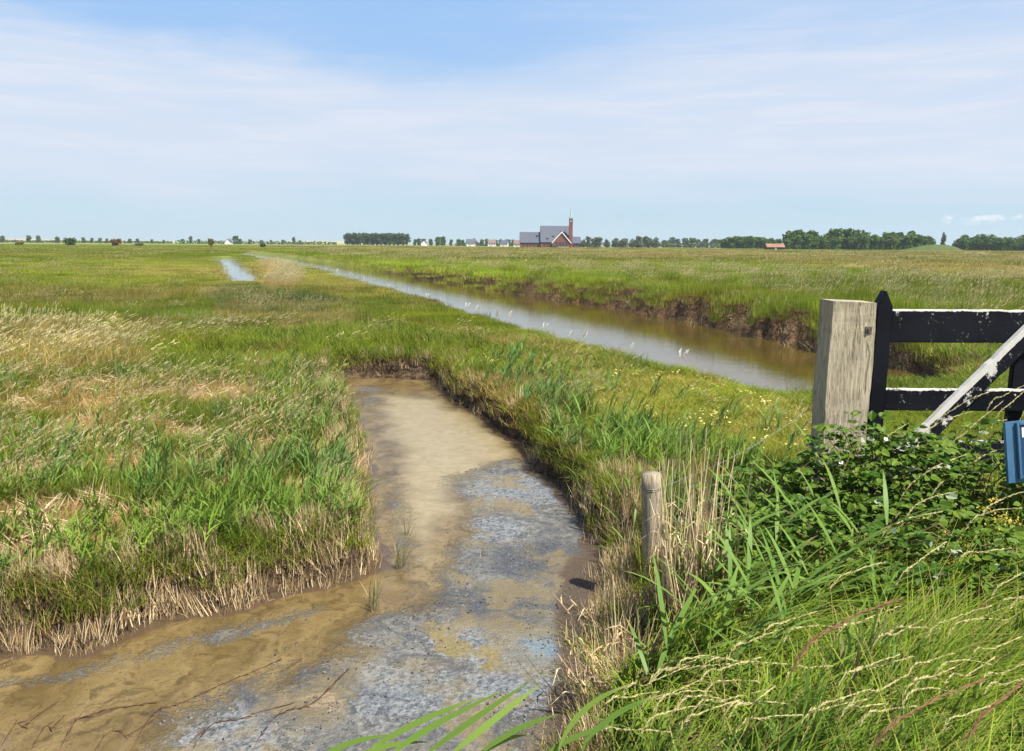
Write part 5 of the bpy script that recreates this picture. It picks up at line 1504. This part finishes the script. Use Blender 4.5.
# yellowish umbels in the verge
MUMB = blade_mat('yellow umbel', (0.10, 0.16, 0.03), (0.16, 0.20, 0.05), (.1, .2, .05), (.4, .3, .1), (.4, .3, .1), (0.50, 0.40, 0.07), instanced=False, trans=.3, base=(.1, .16, .03))
for px, py, lb in ((935, 532, 'yellow-green flowering weed nearest the oak post in the verge'), (957, 560, 'yellow-green flowering weed lower in the verge, left of the blue panel'), (1000, 515, 'yellow-green flowering weed just below the blue panel')):
    y = 3.9; t = W(px, py, y); b = BB(); rt = np.array([t[0] - .08, y - .05, 0.0])
    for k in range(7):
        tip = t - rt + np.array([random.gauss(0, .05), random.gauss(0, .05), random.gauss(0, .03)])
        b.ribbon([np.zeros(3), tip * .55 + np.array([0, 0, .03]), tip], [.004, .003, .002], np.array([1., 0, 0]), random.random(), 0, .4, 1)
        for _ in range(26):
            c = tip + np.array([random.gauss(0, .02), random.gauss(0, .02), random.gauss(0, .006)]); a = random.uniform(0, 6.28)
            d = np.array([math.cos(a), math.sin(a), .5]) * .006; b.ribbon([c - d, c, c + d], [.003, .008, .003], np.array([-math.sin(a), math.cos(a), .2]), random.random(), 1)
    o = link('flowering_weed', b.mesh('flowering_weed', MUMB)); o.location = rt; tag(o, lb, 'weed', 'yellow weeds in the verge')

# white plumes along the near edge of the canal
MPL = blade_mat('white plume', (0.3, 0.28, 0.15), (0.3, 0.28, 0.15), (.3, .3, .2), (.5, .4, .25), (.4, .3, .2), (0.66, 0.63, 0.55), instanced=False, dry=.6, trans=.3)
plm = []
for k in range(4):
    b = BB()
    for q in range(3):
        x, y = disc(.05); pts = b.blade((x, y, 0), random.uniform(.3, .45), random.gauss(0, .4), .3, .004, 3)
        b.head(pts[-2], pts[-1] - pts[-2], .18, 44, .030, random.random(), .2)
    plm.append(b.mesh('reed_plume', MPL))
n_ = 0
for i in range(len(cn) - 1):
    p, q = cn[i], cn[i + 1]; L = np.linalg.norm(q - p); m = int(min(12, max(1, L / (.7 + .03 * p[1]))))
    if p[1] > 75 or p[1] < 10: continue
    for k in range(m):
        c = p + (q - p) * ((k + random.random()) / m) + np.array([.12, .06]) * random.random()
        o = bpy.data.objects.new('reed_plume', plm[n_ % 4]); COL.objects.link(o); n_ += 1
        s = random.uniform(.42, .72) * (1 + p[1] / 160); o.scale = (s, s, s); o.rotation_euler = (0, 0, random.uniform(-.5, .5))
        o.location = (c[0], c[1], max(-.12, float(height(np.array([c[0]]), np.array([c[1]]))[0]) - .02))
        tag(o, 'white feathery plume at the near edge of the canal water', 'plume', 'white plumes along the near canal edge')

def drooping():
    b = BB(); g = G(806, 335, .1)
    for _ in range(46):
        x, y = disc(.12); az = random.gauss(-1.9, .7); hh = random.uniform(.3, .6); d = np.array([math.cos(az), math.sin(az), 0]); p = np.array([x, y, 0])
        b.ribbon([p, p + d * hh * .4 + np.array([0, 0, .12]), p + d * hh * .8 + np.array([0, 0, -.1]), p + d * hh + np.array([0, 0, -.32])], [.012, .012, .01, .004], np.array([-math.sin(az), math.cos(az), 0]), random.random())
    o = link('dead_tussock', b.mesh('dead_tussock', MDRY)); o.location = (g[0], g[1], float(height(np.array([g[0]]), np.array([g[1]]))[0])); tag(o, 'bleached tussock drooping over the far canal bank beside the oak post', 'tussock')
drooping()

# ------------------------------------------------------------------ air
HAZE = True
if HAZE:
    t = NT('summer haze'); pv = t.n('ShaderNodeVolumePrincipled')
    pv.inputs['Color'].default_value = (0.80, 0.90, 1.0, 1); pv.inputs['Density'].default_value = 0.00015; pv.inputs['Anisotropy'].default_value = 0.2
    hm = t.out(None, pv.outputs[0])
    m = MB(); m.box(-2600, 2600, -60, 2300, -1.9, 45); tag(m.build('haze', hm), kind='stuff')
